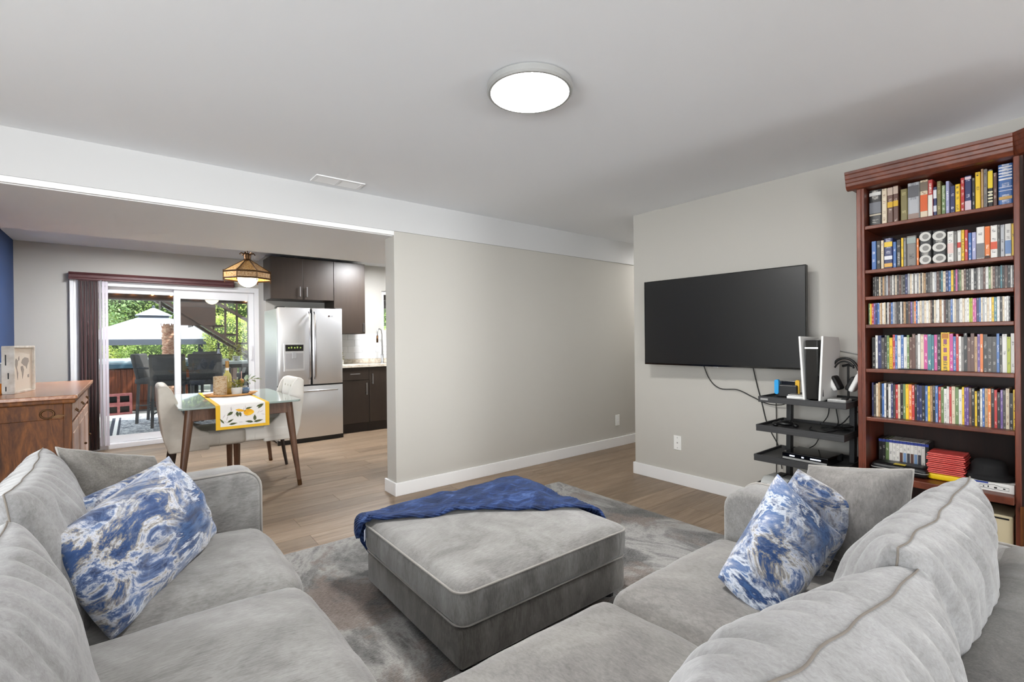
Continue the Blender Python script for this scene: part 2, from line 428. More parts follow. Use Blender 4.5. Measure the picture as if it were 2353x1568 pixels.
# ================================================================== structure
CZ = 2.33
for _n in ("lamp_glass",): M[_n].cycles.emission_sampling = "FRONT"
floor = struct(MB().box(-1.09, 6.72, 1.0, 7.40, -.12, -.0125).build('floor', 'soil'), 'light brown wood plank floor')
struct(MB().box(-3.12, 6.72, -3.32, 1.0, -.12, 0).box(-3.12, -1.09, 1.0, 3.62, -.12, 0).build('floor_rear', 'floor_plank'), 'wood floor of the room part behind the camera')
PL, PW = 1.22, .18
pm = MB().box(0, PL-.0012, 0, PW-.0012, -.012, 0).mesh('plank', bevel=.0012, seg=1); pm.materials.append(M['floor_plank'])
rng = random.Random(3); y = 1.0; row = 0
lens = {}
while y < 7.25:
    off = -rng.uniform(.05, PL)
    x = -.97 + off
    while x < 6.6:
        a, b = max(x, -.97), min(x+PL, 6.6); w = min(PW, 7.25-y)
        inside = not (y > 3.7 and a > 3.6) and not (y < 2.5 and a > 3.6)
        if b-a > .03 and inside:
            o = obj('plank', pm, None, floor); o.location = (a, y, 0); o.scale = ((b-a)/PL, w/PW, 1)
        x += PL
    y += PW
struct(MB().box(-3.12, 6.72, -3.32, 7.40, CZ, CZ+.22).build('ceiling', 'ceiling_paint'), 'smooth white ceiling')
struct(MB().box(-3.0, 6.6, 3.498, 3.70, 2.082, CZ).build('trim_1', 'bulkhead_white'), 'white bulkhead face across the room')
struct(MB().box(-.97, 3.6, 3.53, 4.86, 2.045, CZ).build('trim_2', 'soffit_white', bevel=.004), 'low white soffit over the dining end')
struct(MB().box(-.97, 1.62, 3.508, 3.53, 2.05, 2.082).build('trim_3', 'trim_white'), 'narrow white trim strip under the bulkhead')
wr = MB().box(3.567, 3.69, -3.2, 2.70, 0, CZ)
struct(wr.build('wall_right', 'wall_paint'), 'greige wall carrying the television')
struct(MB().box(3.69, 6.6, 2.58, 2.70, 0, CZ).build('wall_hall', 'wall_paint'), 'hallway wall past the television corner')
struct(MB().box(6.6, 6.72, 2.58, 3.70, 0, CZ).build('wall_hall_end', 'wall_paint'), 'end wall of the hallway')
struct(MB().box(1.62, 6.6, 3.51, 3.68, 0, 2.107).build('wall_middle', 'wall_paint', bevel=.004), 'greige partition wall in the middle of the room')
wf = MB().box(-.97, -.50, 7.25, 7.40, 0, CZ).box(-.50, 1.36, 7.25, 7.40, 1.95, CZ).box(1.36, 1.48, 6.92, 7.40, 0, CZ)
struct(wf.build('wall_far', 'wall_paint'), 'greige far wall around the sliding door')
wk = MB().box(1.36, 2.93, 6.80, 6.92, 0, CZ).box(3.45, 3.72, 6.80, 6.92, 0, CZ).box(2.93, 3.45, 6.80, 6.92, 0, 1.33).box(2.93, 3.45, 6.80, 6.92, 1.97, CZ)
wkit = struct(wk.build('wall_kitchen', 'wall_paint'), 'greige kitchen wall behind the refrigerator')
struct(MB().box(3.6, 3.72, 3.68, 6.80, 0, CZ).build('wall_kitchen_side', 'wall_paint'), 'side wall of the kitchen')
struct(MB().box(-1.09, -.97, 3.50, 7.40, 0, CZ).build('wall_left', 'wall_blue'), 'navy blue painted wall')
wl = MB().box(-3.12, -3.0, -3.32, -.95, 0, CZ).box(-3.12, -3.0, 1.75, 3.62, 0, CZ).box(-3.12, -3.0, -.95, 1.75, 0, .5).box(-3.12, -3.0, -.95, 1.75, 2.2, CZ).box(-3.0, -1.09, 3.5, 3.62, 0, CZ)
struct(wl.build('wall_left_front', 'wall_paint'), 'greige wall left of the camera')
wb = MB().box(-3.0, -2.95, -3.32, -3.2, 0, CZ).box(-1.05, 2.97, -3.32, -3.2, 0, CZ).box(3.51, 3.69, -3.32, -3.2, 0, CZ).box(2.97, 3.51, -3.32, -3.2, 0, .75).box(2.97, 3.51, -3.32, -3.2, 2.25, CZ).box(-2.95, -1.05, -3.32, -3.2, 0, .25).box(-2.95, -1.05, -3.32, -3.2, 2.25, CZ)
struct(wb.build('wall_back', 'wall_paint'), 'greige wall behind the camera')
BH = .103
def bb(n, *a): return struct(MB().box(*a).build(n, 'trim_white', bevel=.003), 'white baseboard')
bb('baseboard_middle', 1.604, 6.6, 3.494, 3.51, 0, BH); bb('baseboard_middle_end', 1.604, 1.62, 3.51, 3.70, 0, BH)
bb('baseboard_right', 3.551, 3.567, -3.2, 2.716, 0, BH); bb('baseboard_right_end', 3.567, 6.6, 2.70, 2.716, 0, BH)
bb('baseboard_far', -.955, -.53, 7.235, 7.25, 0, BH); bb('baseboard_left', -.97, -.955, 3.6, 7.25, 0, BH)
bb('baseboard_back', -3.0, 3.55, -3.2, -3.185, 0, BH)

# windows out of the frame
def window(n, label, axis, a0, a1, z0, z1, c, mid=True):
    w = struct(bpy.data.objects.new(n, None)); COL.objects.link(w); w['label'] = label
    def bx(p0, p1, q0, q1, d=.04):
        return (p0, p1, c-d/2, c+d/2, q0, q1) if axis == 'Y' else (c-d/2, c+d/2, p0, p1, q0, q1)
    f = MB().box(*bx(a0, a0+.05, z0, z1)).box(*bx(a1-.05, a1, z0, z1)).box(*bx(a0+.05, a1-.05, z0, z0+.05)).box(*bx(a0+.05, a1-.05, z1-.05, z1))
    if mid: f.box(*bx((a0+a1)/2-.025, (a0+a1)/2+.025, z0+.05, z1-.05))
    f.build('window_frame', 'door_white', w)
    MB().box(*bx(a0+.05, a1-.05, z0+.05, z1-.05, .006)).build('pane', 'pane_glass', w)
window('window_1', 'white framed window behind the camera', 'Y', -2.95, -1.05, .25, 2.25, -3.285)
window('window_2', 'added unseen window left of the camera', 'X', -.95, 1.75, .5, 2.2, -3.085)  # made-up opening for the side fill light
window('window_4', 'small added unseen window behind the bookcase end of the room', 'Y', 2.97, 3.51, .75, 2.25, -3.285, False)  # made-up opening for the fill that lifts the right ceiling
window('window_3', 'white framed kitchen window above the sink', 'Y', 2.93, 3.45, 1.33, 1.97, 6.86, False)

# sliding glass door
d1 = struct(bpy.data.objects.new('door_1', None)); COL.objects.link(d1); d1['label'] = 'white sliding glass patio door'
f = MB().box(-.50, -.44, 7.22, 7.38, .0, 1.95).box(1.305, 1.36, 7.22, 7.38, 0, 1.95).box(-.44, 1.305, 7.22, 7.38, 1.885, 1.95).box(-.44, 1.305, 7.22, 7.38, 0, .055)
f.build('door_frame', 'door_white', d1, bevel=.004)
def panel(x0, x1, y, top, sw, name):
    p = MB().box(x0, x0+sw, y-.02, y+.02, .055, 1.885).box(x1-sw, x1, y-.02, y+.02, .055, 1.885).box(x0+sw, x1-sw, y-.02, y+.02, top, 1.885).box(x0+sw, x1-sw, y-.02, y+.02, .055, .135)
    o = p.build(name, 'door_white', d1, bevel=.003)
    MB().box(x0+sw, x1-sw, y-.003, y+.003, .135, top).build('pane', 'pane_glass', o)
    return o
panel(-.44, .487, 7.335, 1.815, .066, 'fixed_panel')
sp_ = panel(.42, 1.305, 7.285, 1.775, .066, 'sliding_panel')
MB().box(1.262, 1.282, 7.243, 7.265, .98, 1.18).build('door_handle', 'door_white', sp_, bevel=.004)
MB().box(-.53, -.50, 7.20, 7.25, 0, 1.95).build('door_casing', 'trim_white', d1)

# ceiling vent and lamp
vt = thing('ceiling_vent', 'white rectangular air vent set in the ceiling near the bulkhead', 'vent', (1.135, 3.35, CZ))
v = MB()
for a in ((-.165, -.145, -.075, .075), (.145, .165, -.075, .075), (-.145, .145, -.075, -.055), (-.145, .145, .055, .075), (-.008, .008, -.055, .055)): v.box(a[0], a[1], a[2], a[3], -.007, 0)
v.build('vent_frame', 'trim_white', vt)
MB().box(-.145, .145, -.055, .055, -.0015, 0).build('duct_opening', 'lamp_rim', vt)
for i in range(9):
    yy = -.048+i*.012
    MB().bar((-.145, yy, -.004), (.145, yy, -.004), .010, .0012, up=(0, .5, 1)).build('slat', 'trim_white', vt)
def flush_lamp(loc, r, label, panel_mat):
    t = thing('ceiling_lamp', label, 'lamp', loc)
    MB().lathe([(r-.012, 0), (r, -.004), (r+.001, -.028), (r-.006, -.036), (r-.016, -.036), (r-.017, -.02)], 48).build('lamp_rim', 'lamp_rim', t, smooth=False, auto=.6)
    MB().lathe([(.0001, -.033), (r*.5, -.033), (r-.0165, -.033), (r-.0165, -.02), (.0001, -.02)], 48).build('diffuser', panel_mat, t)
    return t
flush_lamp((1.375, 1.585, CZ), .187, 'round flush white ceiling lamp lit above the ottoman', 'lamp_panel')
flush_lamp((2.45, 5.85, CZ), .17, 'round flush ceiling lamp lit in the kitchen', 'lamp_panel_kitchen')
flush_lamp((.15, 5.98, CZ), .17, 'added unseen ceiling lamp brightening the dining end', 'lamp_panel_kitchen')  # added out of view to brighten the dining end and far wall
flush_lamp((5.2, 3.1, CZ), .17, 'round flush ceiling lamp lit in the hallway', 'lamp_panel_hall')

# wall outlets
def outlet(loc, rz, label, cover='outlet'):
    t = thing('wall_outlet', label, 'outlet', loc, rz)
    MB().box(-.035, .035, -.006, 0, -.06, .06).build('cover_plate', 'plastic_white', t, bevel=.003)
    if cover == 'coax':
        MB().lathe([(.006, -.0085), (.006, -.005)], 12, axis='Y').build('socket', 'metal_steel', t)
        for z in (-.042, .042): MB().lathe([(.004, -.0072), (.004, -.005)], 10, c=(0, 0, z), axis='Y').build('screw', 'lamp_rim', t)
    else:
        for z in (-.024, .024): MB().box(-.016, .016, -.0085, -.005, z-.017, z+.017).build('socket', 'trim_white', t, bevel=.002)
outlet((3.567, 2.27, .345), math.pi/2*-1, 'white cable wall plate low on the television wall', 'coax')
outlet((4.31, 3.51, .295), 0, 'white wall outlet low on the partition wall')
# shade the rotation so that the plate's face looks into the room

# ================================================================== living room
rug = MB()
nx, ny = 90, 110; X0, X1, Y0, Y1 = -.05, 2.845, .35, 2.955
for i in range(nx+1):
    for j in range(ny+1):
        x = X0+(X1-X0)*i/nx; yv = Y0+(Y1-Y0)*j/ny
        e = i in (0, nx) or j in (0, ny)
        rug.v.append((x+(.006*noise.noise(Vector((yv*22, 3, 1))) if i in (0, nx) else 0), yv+(.006*noise.noise(Vector((x*22, 5, 1))) if j in (0, ny) else 0), .003 if e else .011+.0025*noise.noise(Vector((x*9, yv*9, 0)))))
for i in range(nx):
    for j in range(ny):
        a = i*(ny+1)+j; rug.f.append((a, a+ny+1, a+ny+2, a+1))
ro = rug.build('area_rug', 'rug_pile', smooth=True, merge=False); tag(ro, 'grey and brown abstract marbled area rug under the ottoman', 'rug')

# ---- sectional
def seat(parent, cx, cy, z, hx, hy, hz, r, crown, seed, name='seat_cushion', mt='velvet_grey'):
    mb = rbox(hx, hy, hz, r, 22, crown, .012, .006, 4+seed)
    o = mb.build(name, mt, parent, smooth=True); o.location = (cx, cy, z); return o
def welt(path, r, parent, name='welt', mt='welt', closed=False, smooth=True):
    return MB().tube(path, r, 6, closed).build(name, mt, parent, smooth=smooth)
def arm(parent, L, H, T, mtx, z0=.06):
    """arm panel: local x = length (front at +L), z = up, y = thickness 0..T"""
    prof = [(0, z0), (L, z0), (L, H-.075)] + [(L-.075+.075*math.cos(a), H-.075+.075*math.sin(a)) for a in [math.radians(t) for t in (15, 30, 45, 60, 75, 90)]] + [(L*.55, H-.004), (L*.25, H-.018), (0, H-.02)]
    mb = MB().prism(prof, 0, T); mb.v = [(x, y, z) for x, y, z in mb.v]; mb.xf(mtx)
    o = mb.build('arm', 'velvet_grey', parent, bevel=.022, seg=4, smooth=False, auto=.9)
    pth = [mtx @ Vector((x, .012, z)) for x, z in prof[2:]]; pth = [mtx @ Vector((L, .012, z0+.02))] + pth
    welt([p for p in pth], .0055, o)
    return o
ls = thing('sectional_sofa', 'grey velvet sofa section on the left with its arm by the dining table', 'sofa', (0, 0, 0), group=None)
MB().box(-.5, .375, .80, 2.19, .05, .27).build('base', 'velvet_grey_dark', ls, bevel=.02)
seat(ls, .105, 1.895, .385, .325, .292, .095, .075, .035, 1)
seat(ls, .105, 1.205, .385, .325, .40, .095, .075, .035, 2)
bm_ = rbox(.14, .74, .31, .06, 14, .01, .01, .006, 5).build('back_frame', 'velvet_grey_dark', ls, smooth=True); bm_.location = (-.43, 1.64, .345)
arm(ls, .80, .695, .17, frame((-.385, 2.195, 0), (1, 0, 0), (0, 1, 0), (0, 0, 1)))
for x, yv in ((-.42, .98), (.3, .98), (-.42, 2.2), (.32, 2.2)): MB().lathe([(.028, 0), (.034, .055)], 10, c=(x, yv, 0)).build('foot', 'walnut', ls)
rs = thing('sectional_sofa', 'grey velvet sofa section on the right with its arm by the bookcase', 'sofa', (0, 0, 0))
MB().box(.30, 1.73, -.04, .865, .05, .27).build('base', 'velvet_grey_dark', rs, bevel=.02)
seat(rs, .69, .605, .392, .392, .335, .095, .075, .035, 3, mt='velvet_taupe')
seat(rs, 1.405, .605, .392, .325, .335, .095, .075, .035, 4, mt='velvet_taupe')
bm_ = rbox(.72, .145, .31, .06, 14, .01, .01, .006, 5).build('back_frame', 'velvet_grey_dark', rs, smooth=True); bm_.location = (1.20, .055, .345)
arm(rs, .92, .655, .17, frame((1.905, .0, 0), (0, 1, 0), (-1, 0, 0), (0, 0, 1)) @ Matrix.Translation((0, 0, 0)))
for x, yv in ((.52, .02), (.52, .8), (1.85, .02), (1.85, .86)): MB().lathe([(.028, 0), (.034, .055)], 10, c=(x, yv, 0)).build('foot', 'walnut', rs)
cs = thing('corner_sofa_section', 'grey velvet corner section joining the two sofas', 'sofa', (0, 0, 0))
MB().box(-.46, .285, -.04, .79, .05, .27).build('base', 'velvet_grey_dark', cs, bevel=.02)
seat(cs, .03, .50, .375, .26, .29, .085, .07, .02, 5)
rbox(.125, .40, .30, .06, 12, .01, .01, .005, 5).build('back_frame', 'velvet_grey_dark', cs, smooth=True).location = (-.37, .38, .335)
for x, yv in ((-.4, .02), (-.4, .74), (.24, .02)): MB().lathe([(.028, 0), (.034, .055)], 10, c=(x, yv, 0)).build('foot', 'walnut', cs)

def cushion(name, label, group, w, h, t, mtx, mt, wm='welt_dark', wr=.004, cat='cushion', **k):
    mb, rim = pillow(w, h, t, **k)
    e = tag(mb.build(name, mt, None, smooth=True), label, cat, group); e.matrix_world = mtx
    if wr: welt(rim, wr, e, 'seam_welt', wm, closed=True)
    return e
# back cushions (x: width, y: up, z: front)
cushion('back_cushion', 'grey velvet back cushion nearest the camera on the left sofa', 'sofa back cushions', .68, .52, .25, frame((-.185, 1.17, .575), (0, 1, 0), (0, 0, 1), (1, 0, .12)), 'velvet_light', crease=.05, pleat=.03, pleat_n=5, n=72, seed=1, p=.34, drop=.25, wr=.0018)
cushion('back_cushion', 'grey velvet back cushion behind the blue pillows on the left sofa', 'sofa back cushions', .62, .54, .23, frame((-.195, 1.86, .615), (0, 1, 0), (0, 0, 1), (1, 0, .12)), 'velvet_light', crease=.05, pleat=.03, pleat_n=5, n=72, seed=2, p=.34, drop=.1, wr=.0018)
cushion('back_cushion', 'grey velvet back cushion in the bottom right foreground of the right sofa', 'sofa back cushions', .68, .52, .315, frame((.69, .265, .610), (-1, 0, .12), (0, 0, 1), (0, 1, .22)), 'velvet_light', crease=.05, pleat=.034, pleat_n=5, n=72, seed=3, p=.34, drop=.2, wr=.0018)
cushion('back_cushion', 'grey velvet back cushion with pointed corner before the bookcase', 'sofa back cushions', .66, .54, .26, frame((1.36, .285, .59), (-1, 0, 0), (0, 0, 1), (0, 1, .20)), 'velvet_light', crease=.05, pleat=.034, pleat_n=5, n=72, seed=4, p=.34, drop=.2, wr=.0018)
# throw pillows
def corners(name, label, group, A, B, C, D, t, mt, wr=0, wm='welt', **k):
    A, B, C, D = map(Vector, (A, B, C, D)); c = (A+B+C+D)/4; x = ((B-A)+(C-D))/2; yv = ((D-A)+(C-B))/2
    w, h = x.length, yv.length; fm = frame(c, x, yv, x.cross(yv)); inv = fm.inverted()
    mb, rim = pillow(w, h, t, **k); rim = quad_warp(mb, rim, w, h, *[inv @ p for p in (A, B, C, D)])
    e = tag(mb.build(name, mt, None, smooth=True), label, 'pillow', group); e.matrix_world = fm
    if wr: welt(rim, wr, e, 'seam_welt', wm, closed=True)
    return e
corners('throw_pillow', 'large blue and white marbled throw pillow slumped on the left sofa', 'marbled throw pillows', (-.045, 1.585, .465), (.236, 2.05, .52), (.100, 2.06, .825), (-.172, 1.61, .742), .19, 'marble_a', crease=.13, n=60, seed=5, p=.42, inset=.02)
corners('throw_pillow', 'pale marbled throw pillow tucked behind the large blue one', 'marbled throw pillows', (-.08, 1.86, .55), (.16, 2.12, .55), (.09, 2.12, .80), (-.143, 1.86, .765), .10, 'marble_b', crease=.1, n=40, seed=6, p=.45, inset=.03)
corners('throw_pillow', 'plain grey throw pillow leaning in the corner of the left sofa arm', 'plain grey throw pillows', (-.115, 1.98, .60), (.13, 2.15, .54), (.06, 2.165, .81), (-.19, 2.09, .893), .12, 'velvet_grey_dark', wr=.003, crease=.07, n=40, seed=7, inset=.04)
corners('throw_pillow', 'blue and beige marbled throw pillow at the front of the right sofa', 'marbled throw pillows', (1.285, .695, .545), (1.29, .56, .44), (1.50, .46, .68), (1.385, .575, .845), .17, 'marble_c', crease=.12, n=60, seed=8, inset=.02, p=.42)
corners('throw_pillow', 'dark blue marbled throw pillow behind the front one on the right sofa', 'marbled throw pillows', (1.50, .71, .58), (1.60, .55, .49), (1.68, .455, .725), (1.60, .605, .815), .14, 'marble_d', crease=.12, n=50, seed=9, inset=.02, p=.42)
corners('throw_pillow', 'taupe throw pillow beside the arm of the right sofa', 'plain grey throw pillows', (1.70, .68, .53), (1.68, .36, .53), (1.675, .342, .853), (1.73, .62, .80), .15, 'velvet_taupe', wr=.003, crease=.06, n=40, seed=10, inset=.03)

# ---- ottoman
ot = thing('ottoman', 'large square grey velvet ottoman on the rug', 'ottoman', (1.352, 1.86, 0))
OX, OY = .468, .438
MB().box(-OX+.012, OX-.012, -OY+.012, OY-.012, .045, .195).build('base', 'velvet_grey_dark', ot, bevel=.018, seg=3, auto=.6)
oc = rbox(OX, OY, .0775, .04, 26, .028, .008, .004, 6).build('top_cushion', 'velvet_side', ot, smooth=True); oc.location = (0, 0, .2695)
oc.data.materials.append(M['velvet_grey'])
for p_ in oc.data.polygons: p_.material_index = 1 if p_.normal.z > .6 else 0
for z, rr in ((.327, .005), (.206, .004)):
    welt([(x, yv, z) for x, yv in rrect(OX+.001 if z > .3 else OX-.004, OY+.001 if z > .3 else OY-.004, .05, 6)], rr, ot, closed=True)
for sx in (-1, 1):
    for sy in (-1, 1): MB().lathe([(.026, 0.011), (.032, .05)], 10, c=(sx*(OX-.07), sy*(OY-.07), 0)).build('foot', 'plastic_black', ot)

# ---- blue throw draped over the far side of the ottoman
def throw():
    k = NT('throw_blue'); k.set(Roughness=.8, Sheen_Weight=.15, Sheen_Roughness=.35, Specular_IOR_Level=.2)
    k.p.inputs['Sheen Tint'].default_value = (.5, .65, 1, 1)
    v = k.coord((1, 1, 1))
    a = k.noise(k.coord((1, 1.6, 1)), 9, 5, .68, 1.2)
    c = k.ramp(a, [(.38, (8, 16, 40)), (.48, (20, 34, 72)), (.56, (36, 56, 102)), (.68, (76, 98, 146))])
    wv = k.n('ShaderNodeTexWave'); wv.inputs['Scale'].default_value = 34; wv.inputs['Distortion'].default_value = .6; wv.bands_direction = 'DIAGONAL'
    k.l(v, wv.inputs[0]); c = k.mix(.24, c, k.ramp(wv.outputs['Fac'], [(.3, (8, 16, 42)), (.8, (84, 108, 160))])); k.base(c)
    k.bump(wv.outputs['Fac'], .35, .006); M['throw_blue'] = k.m
    x0, x1, y0, y1, zt = 1.352-OX, 1.352+OX, 1.86-OY, 1.86+OY, .350
    A, B = Vector((.775, 2.275)), Vector((1.955, 1.555))       # near edge line
    u = (B-A); L = u.length; u.normalize(); n = Vector((-u.y, u.x))
    if n.y < 0: n = -n
    NS, NTt = 120, 70; mb = MB()
    def drape(s, t):
        s2 = s*L; wd = .84
        p = A + u*s2 + n*(t*wd) + Vector((0, .012*math.sin(s*17)*(1-t)))
        x, yv = p.x, p.y
        dx = max(x0-x, x-x1, 0); dy = max(y0-yv, yv-y1, 0); d = math.hypot(dx, dy)
        cu = (1-((x-1.352)/OX)**2); cv = (1-((yv-1.86)/OY)**2)
        z = zt + .022*max(0, cu)*max(0, cv)
        w1 = noise.noise(Vector((x*5, yv*5, 1))); w2 = noise.noise(Vector((x*11+3, yv*11, 2)))
        z += .012 + .017*(w1+.25) + .014*w2 + .030*math.exp(-((x-1.68)**2+(yv-2.12)**2)/.05)
        if d > 0:
            bend = .03
            k_ = min(d, bend*1.57)
            out = bend*math.sin(k_/bend) + .012*w1*min(1, d*8); down = bend*(1-math.cos(k_/bend)) + max(0, d-bend*1.57)
            if dx > 0: x = (x0-out*dx/d) if x < x0 else (x1+out*dx/d)
            if dy > 0: yv = (y0-out*dy/d) if yv < y0 else (y1+out*dy/d)
            z = zt + .008 + .02*(w1+.2)*max(0, 1-d*8) - down
        return (x, yv, max(z, .03))
    for i in range(NS+1):
        for j in range(NTt+1): mb.v.append(drape(i/NS, j/NTt))
    for i in range(NS):
        for j in range(NTt):
            a = i*(NTt+1)+j; mb.f.append((a, a+NTt+1, a+NTt+2, a+1))
    o = mb.build('throw_blanket', 'throw_blue', None, smooth=True, merge=False)
    s = o.modifiers.new('thickness', 'SOLIDIFY'); s.thickness = .012; s.offset = 1
    tag(o, 'blue ribbed plush throw blanket draped across the ottoman', 'blanket')
    e = [Vector(drape(i/NS, 0))+Vector((0, 0, .004)) for i in range(NS+1)]
    MB().tube(e, .009, 6).build('hem', 'throw_blue', o, smooth=True)
    c0 = Vector(drape(.06, .02))
    MB().box(-.022, .022, -.001, .001, -.05, .0).xf(Matrix.Translation((.868, 2.235, .318)) @ Matrix.Rotation(1.0, 4, 'Z')).build('care_tag', 'care_label', o)
throw()
# ================================================================== television and stand
tv = thing('television', 'large black flat television mounted on the greige wall', 'television', (3.397, 1.841, 1.347), math.atan2(-1, .045))
MB().box(-.605, .605, .004, .034, -.343, .343).build('housing', 'plastic_black', tv, bevel=.004)
MB().box(-.599, .599, .0, .005, -.330, .337).build('screen', 'tv_screen', tv)
b = MB().box(-.605, .605, -.001, .004, -.343, -.331).box(-.605, -.600, -.001, .004, -.331, .343).box(.600, .605, -.001, .004, -.331, .343).box(-.600, .600, -.001, .004, .338, .343)
b.build('bezel', 'gloss_black', tv)
MB().box(-.33, .33, .034, .062, -.27, .05).build('rear_housing', 'plastic_black', tv, bevel=.008)
MB().box(-.018, .018, -.004, .006, -.350, -.342).build('logo_tab', 'metal_steel', tv, bevel=.002)
mt_ = MB().box(-.14, .14, .062, .072, -.14, .14).box(-.025, .025, .072, .142, -.025, .025)
mt_.build('wall_bracket', 'plastic_black', tv)

st = thing('media_stand', 'black metal media stand with open tray shelves under the television', 'stand', (3.3, 1.175, 0))
for z0, z1, y0, y1 in ((.812, .848, -.251, .225), (.628, .668, -.241, .240), (.437, .477, -.235, .255), (.246, .286, -.23, .262)):
    t = MB().box(-.2, .2, y0, y1, z0, z0+.024)
    o = t.build('tray_shelf', 'stand_black', st, bevel=.002)
    r = MB().box(-.2, -.192, y0, y1, z0+.024, z1).box(.192, .2, y0, y1, z0+.024, z1).box(-.192, .192, y0, y0+.008, z0+.024, z1).box(-.192, .192, y1-.008, y1, z0+.024, z1)
    r.build('tray_rim', 'stand_black', o)
MB().box(-.2, -.196, .165, .21, .826, .838).build('badge', 'lamp_rim', st).location = (-.0022, 0, 0)
for yv in (.160, -.195):
    MB().bar((.085, yv, .02), (.115, yv, .812), .028, .05, up=(1, 0, 0)).build('post', 'stand_black', st, bevel=.004)
    MB().box(-.19, .17, yv-.03, yv+.03, 0, .022).build('foot', 'stand_black', st, bevel=.004)

def cable(pts, r, label, mt='rubber_black'):
    P_ = [Vector(p) for p in pts]; out = []
    for i in range(len(P_)-1):
        a, b_, c, d = P_[max(i-1, 0)], P_[i], P_[i+1], P_[min(i+2, len(P_)-1)]
        for k in range(6):
            t = k/6; out.append(.5*((2*b_)+(c-a)*t+(2*a-5*b_+4*c-d)*t*t+(3*b_-a-3*c+d)*t**3))
    out.append(P_[-1])
    return tag(MB().tube(out, r, 6).build('cable', mt, smooth=True), label, 'cable')
cable([(3.53, 2.018, 1.02), (3.545, 1.971, .894), (3.552, 1.89, .828), (3.552, 1.755, .828), (3.55, 1.643, .785), (3.545, 1.536, .745), (3.53, 1.434, .749), (3.5, 1.36, .79)], .0035, 'black cable looping from the television to the stand')
cable([(3.53, 1.632, 1.02), (3.552, 1.611, .874), (3.555, 1.581, .753), (3.553, 1.549, .619), (3.552, 1.514, .54), (3.55, 1.468, .452), (3.54, 1.44, .3)], .0035, 'black cable hanging down the wall left of the stand')
cable([(3.545, 1.478, .86), (3.55, 1.479, .65), (3.55, 1.478, .45), (3.545, 1.479, .28), (3.545, 1.47, .02)], .0028, 'thin straight black cable dropping to the floor by the stand')
cable([(3.45, 1.19, 1.15), (3.53, 1.15, 1.146), (3.556, 1.091, 1.129), (3.556, 1.032, 1.116), (3.556, .93, 1.095)], .003, 'grey cable crossing the wall behind the headphones', 'lamp_rim')
cable([(3.515, 1.141, .845), (3.52, 1.143, .762), (3.52, 1.151, .707), (3.49, 1.169, .664)], .003, 'short black cable between the top and middle tray')
cable([(3.515, 1.107, .845), (3.52, 1.104, .76), (3.515, 1.091, .68), (3.48, 1.085, .66)], .003, 'straight black cable behind the middle tray')
cable([(3.48, 1.18, .66), (3.515, 1.192, .60), (3.52, 1.22, .516), (3.46, 1.245, .488)], .003, 'black cable dropping behind the set-top box')
cable([(3.51, .945, .80), (3.46, .959, .766), (3.44, .997, .744), (3.42, 1.034, .69), (3.38, 1.07, .66)], .0035, 'curved black cable by the bookcase end of the stand')
cable([(3.30, 1.17, .66), (3.22, 1.15, .658), (3.19, 1.10, .658), (3.2, 1.05, .66), (3.25, 1.02, .664), (3.3, 1.05, .668), (3.27, 1.1, .67), (3.22, 1.08, .67), (3.2, 1.03, .67), (3.3, .98, .68), (3.4, .98, .675), (3.42, 1.04, .67)], .004, 'tangle of black cable lying on the middle tray')

def at(name, label, cat, loc, rz=0): return thing(name, label, cat, loc, rz)
# games console: local x = depth (front at -x), y = width, z = up
gc = at('games_console', 'tall white games console with black centre standing on the stand', 'console', (3.255, 1.10, .8375), math.radians(-3))
MB().prism([(-.118, .012), (.12, .012), (.12, .36), (.06, .372), (-.122, .362)], -.033, .033).build('core', 'gloss_black', gc, bevel=.004)
for s in (-1, 1):
    mb = MB(); outl = [(-.128, .004), (.115, .004), (.13, .10), (.13, .32), (.10, .378), (-.132, .386)]
    for y_ in (0, .012):
        for x_, z_ in outl: mb.v.append((x_, s*(.030+y_+.020*(z_/.386)+(.006 if x_ < 0 else .0)), z_))
    n = len(outl)
    mb.f += [tuple(range(n)), tuple(range(2*n-1, n-1, -1))]+[(i, i+n, (i+1) % n+n, (i+1) % n) for i in range(n)]
    mb.build('side_panel', 'plastic_white', gc, bevel=.003)
MB().box(-.1275, -.119, -.034, .034, .312, .320).build('light_bar', mat('light_bar', (250, 250, 250), .3, emit=((255, 255, 255), 1.2)), gc)
MB().box(-.100, -.096, -.0545, -.045, .03, .15).xf(Matrix.Rotation(-.05, 4, 'X')).build('disc_slot', 'plastic_black', gc)
MB().lathe([(.06, 0), (.065, .008), (.05, .012)], 24).build('base_disc', 'plastic_black', gc)
# handheld console in its dock
hd = at('handheld_console', 'handheld games console docked with a bright blue grip', 'console', (3.27, 1.295, .8375), math.radians(-90+6))
MB().box(-.058, .062, -.025, .022, 0, .078).build('dock', 'plastic_black', hd, bevel=.006)
MB().box(-.052, .05, -.006, .006, .02, .104).build('tablet', 'gloss_black', hd, bevel=.003)
MB().prism(rrect(.012, .046, .011, 5), -.026, .008).xf(Matrix.Translation((-.052, -.012, .064))).build('grip', mat('grip_blue', (30, 150, 214), .35), hd, auto=.6)
MB().prism(rrect(.012, .046, .011, 5), -.010, .010).xf(Matrix.Translation((.058, .004, .064))).build('grip', mat('grip_yellow', (228, 178, 30), .4), hd, auto=.6)
sb = at('streaming_box', 'small white flat box lying beside the games console', 'box', (3.23, 1.215, .8375), math.radians(10))
MB().box(-.05, .05, -.055, .055, 0, .018).build('body', 'plastic_white', sb, bevel=.004)
MB().box(-.045, .045, -.05, .05, .018, .026).build('lid', 'lamp_rim', sb, bevel=.003)
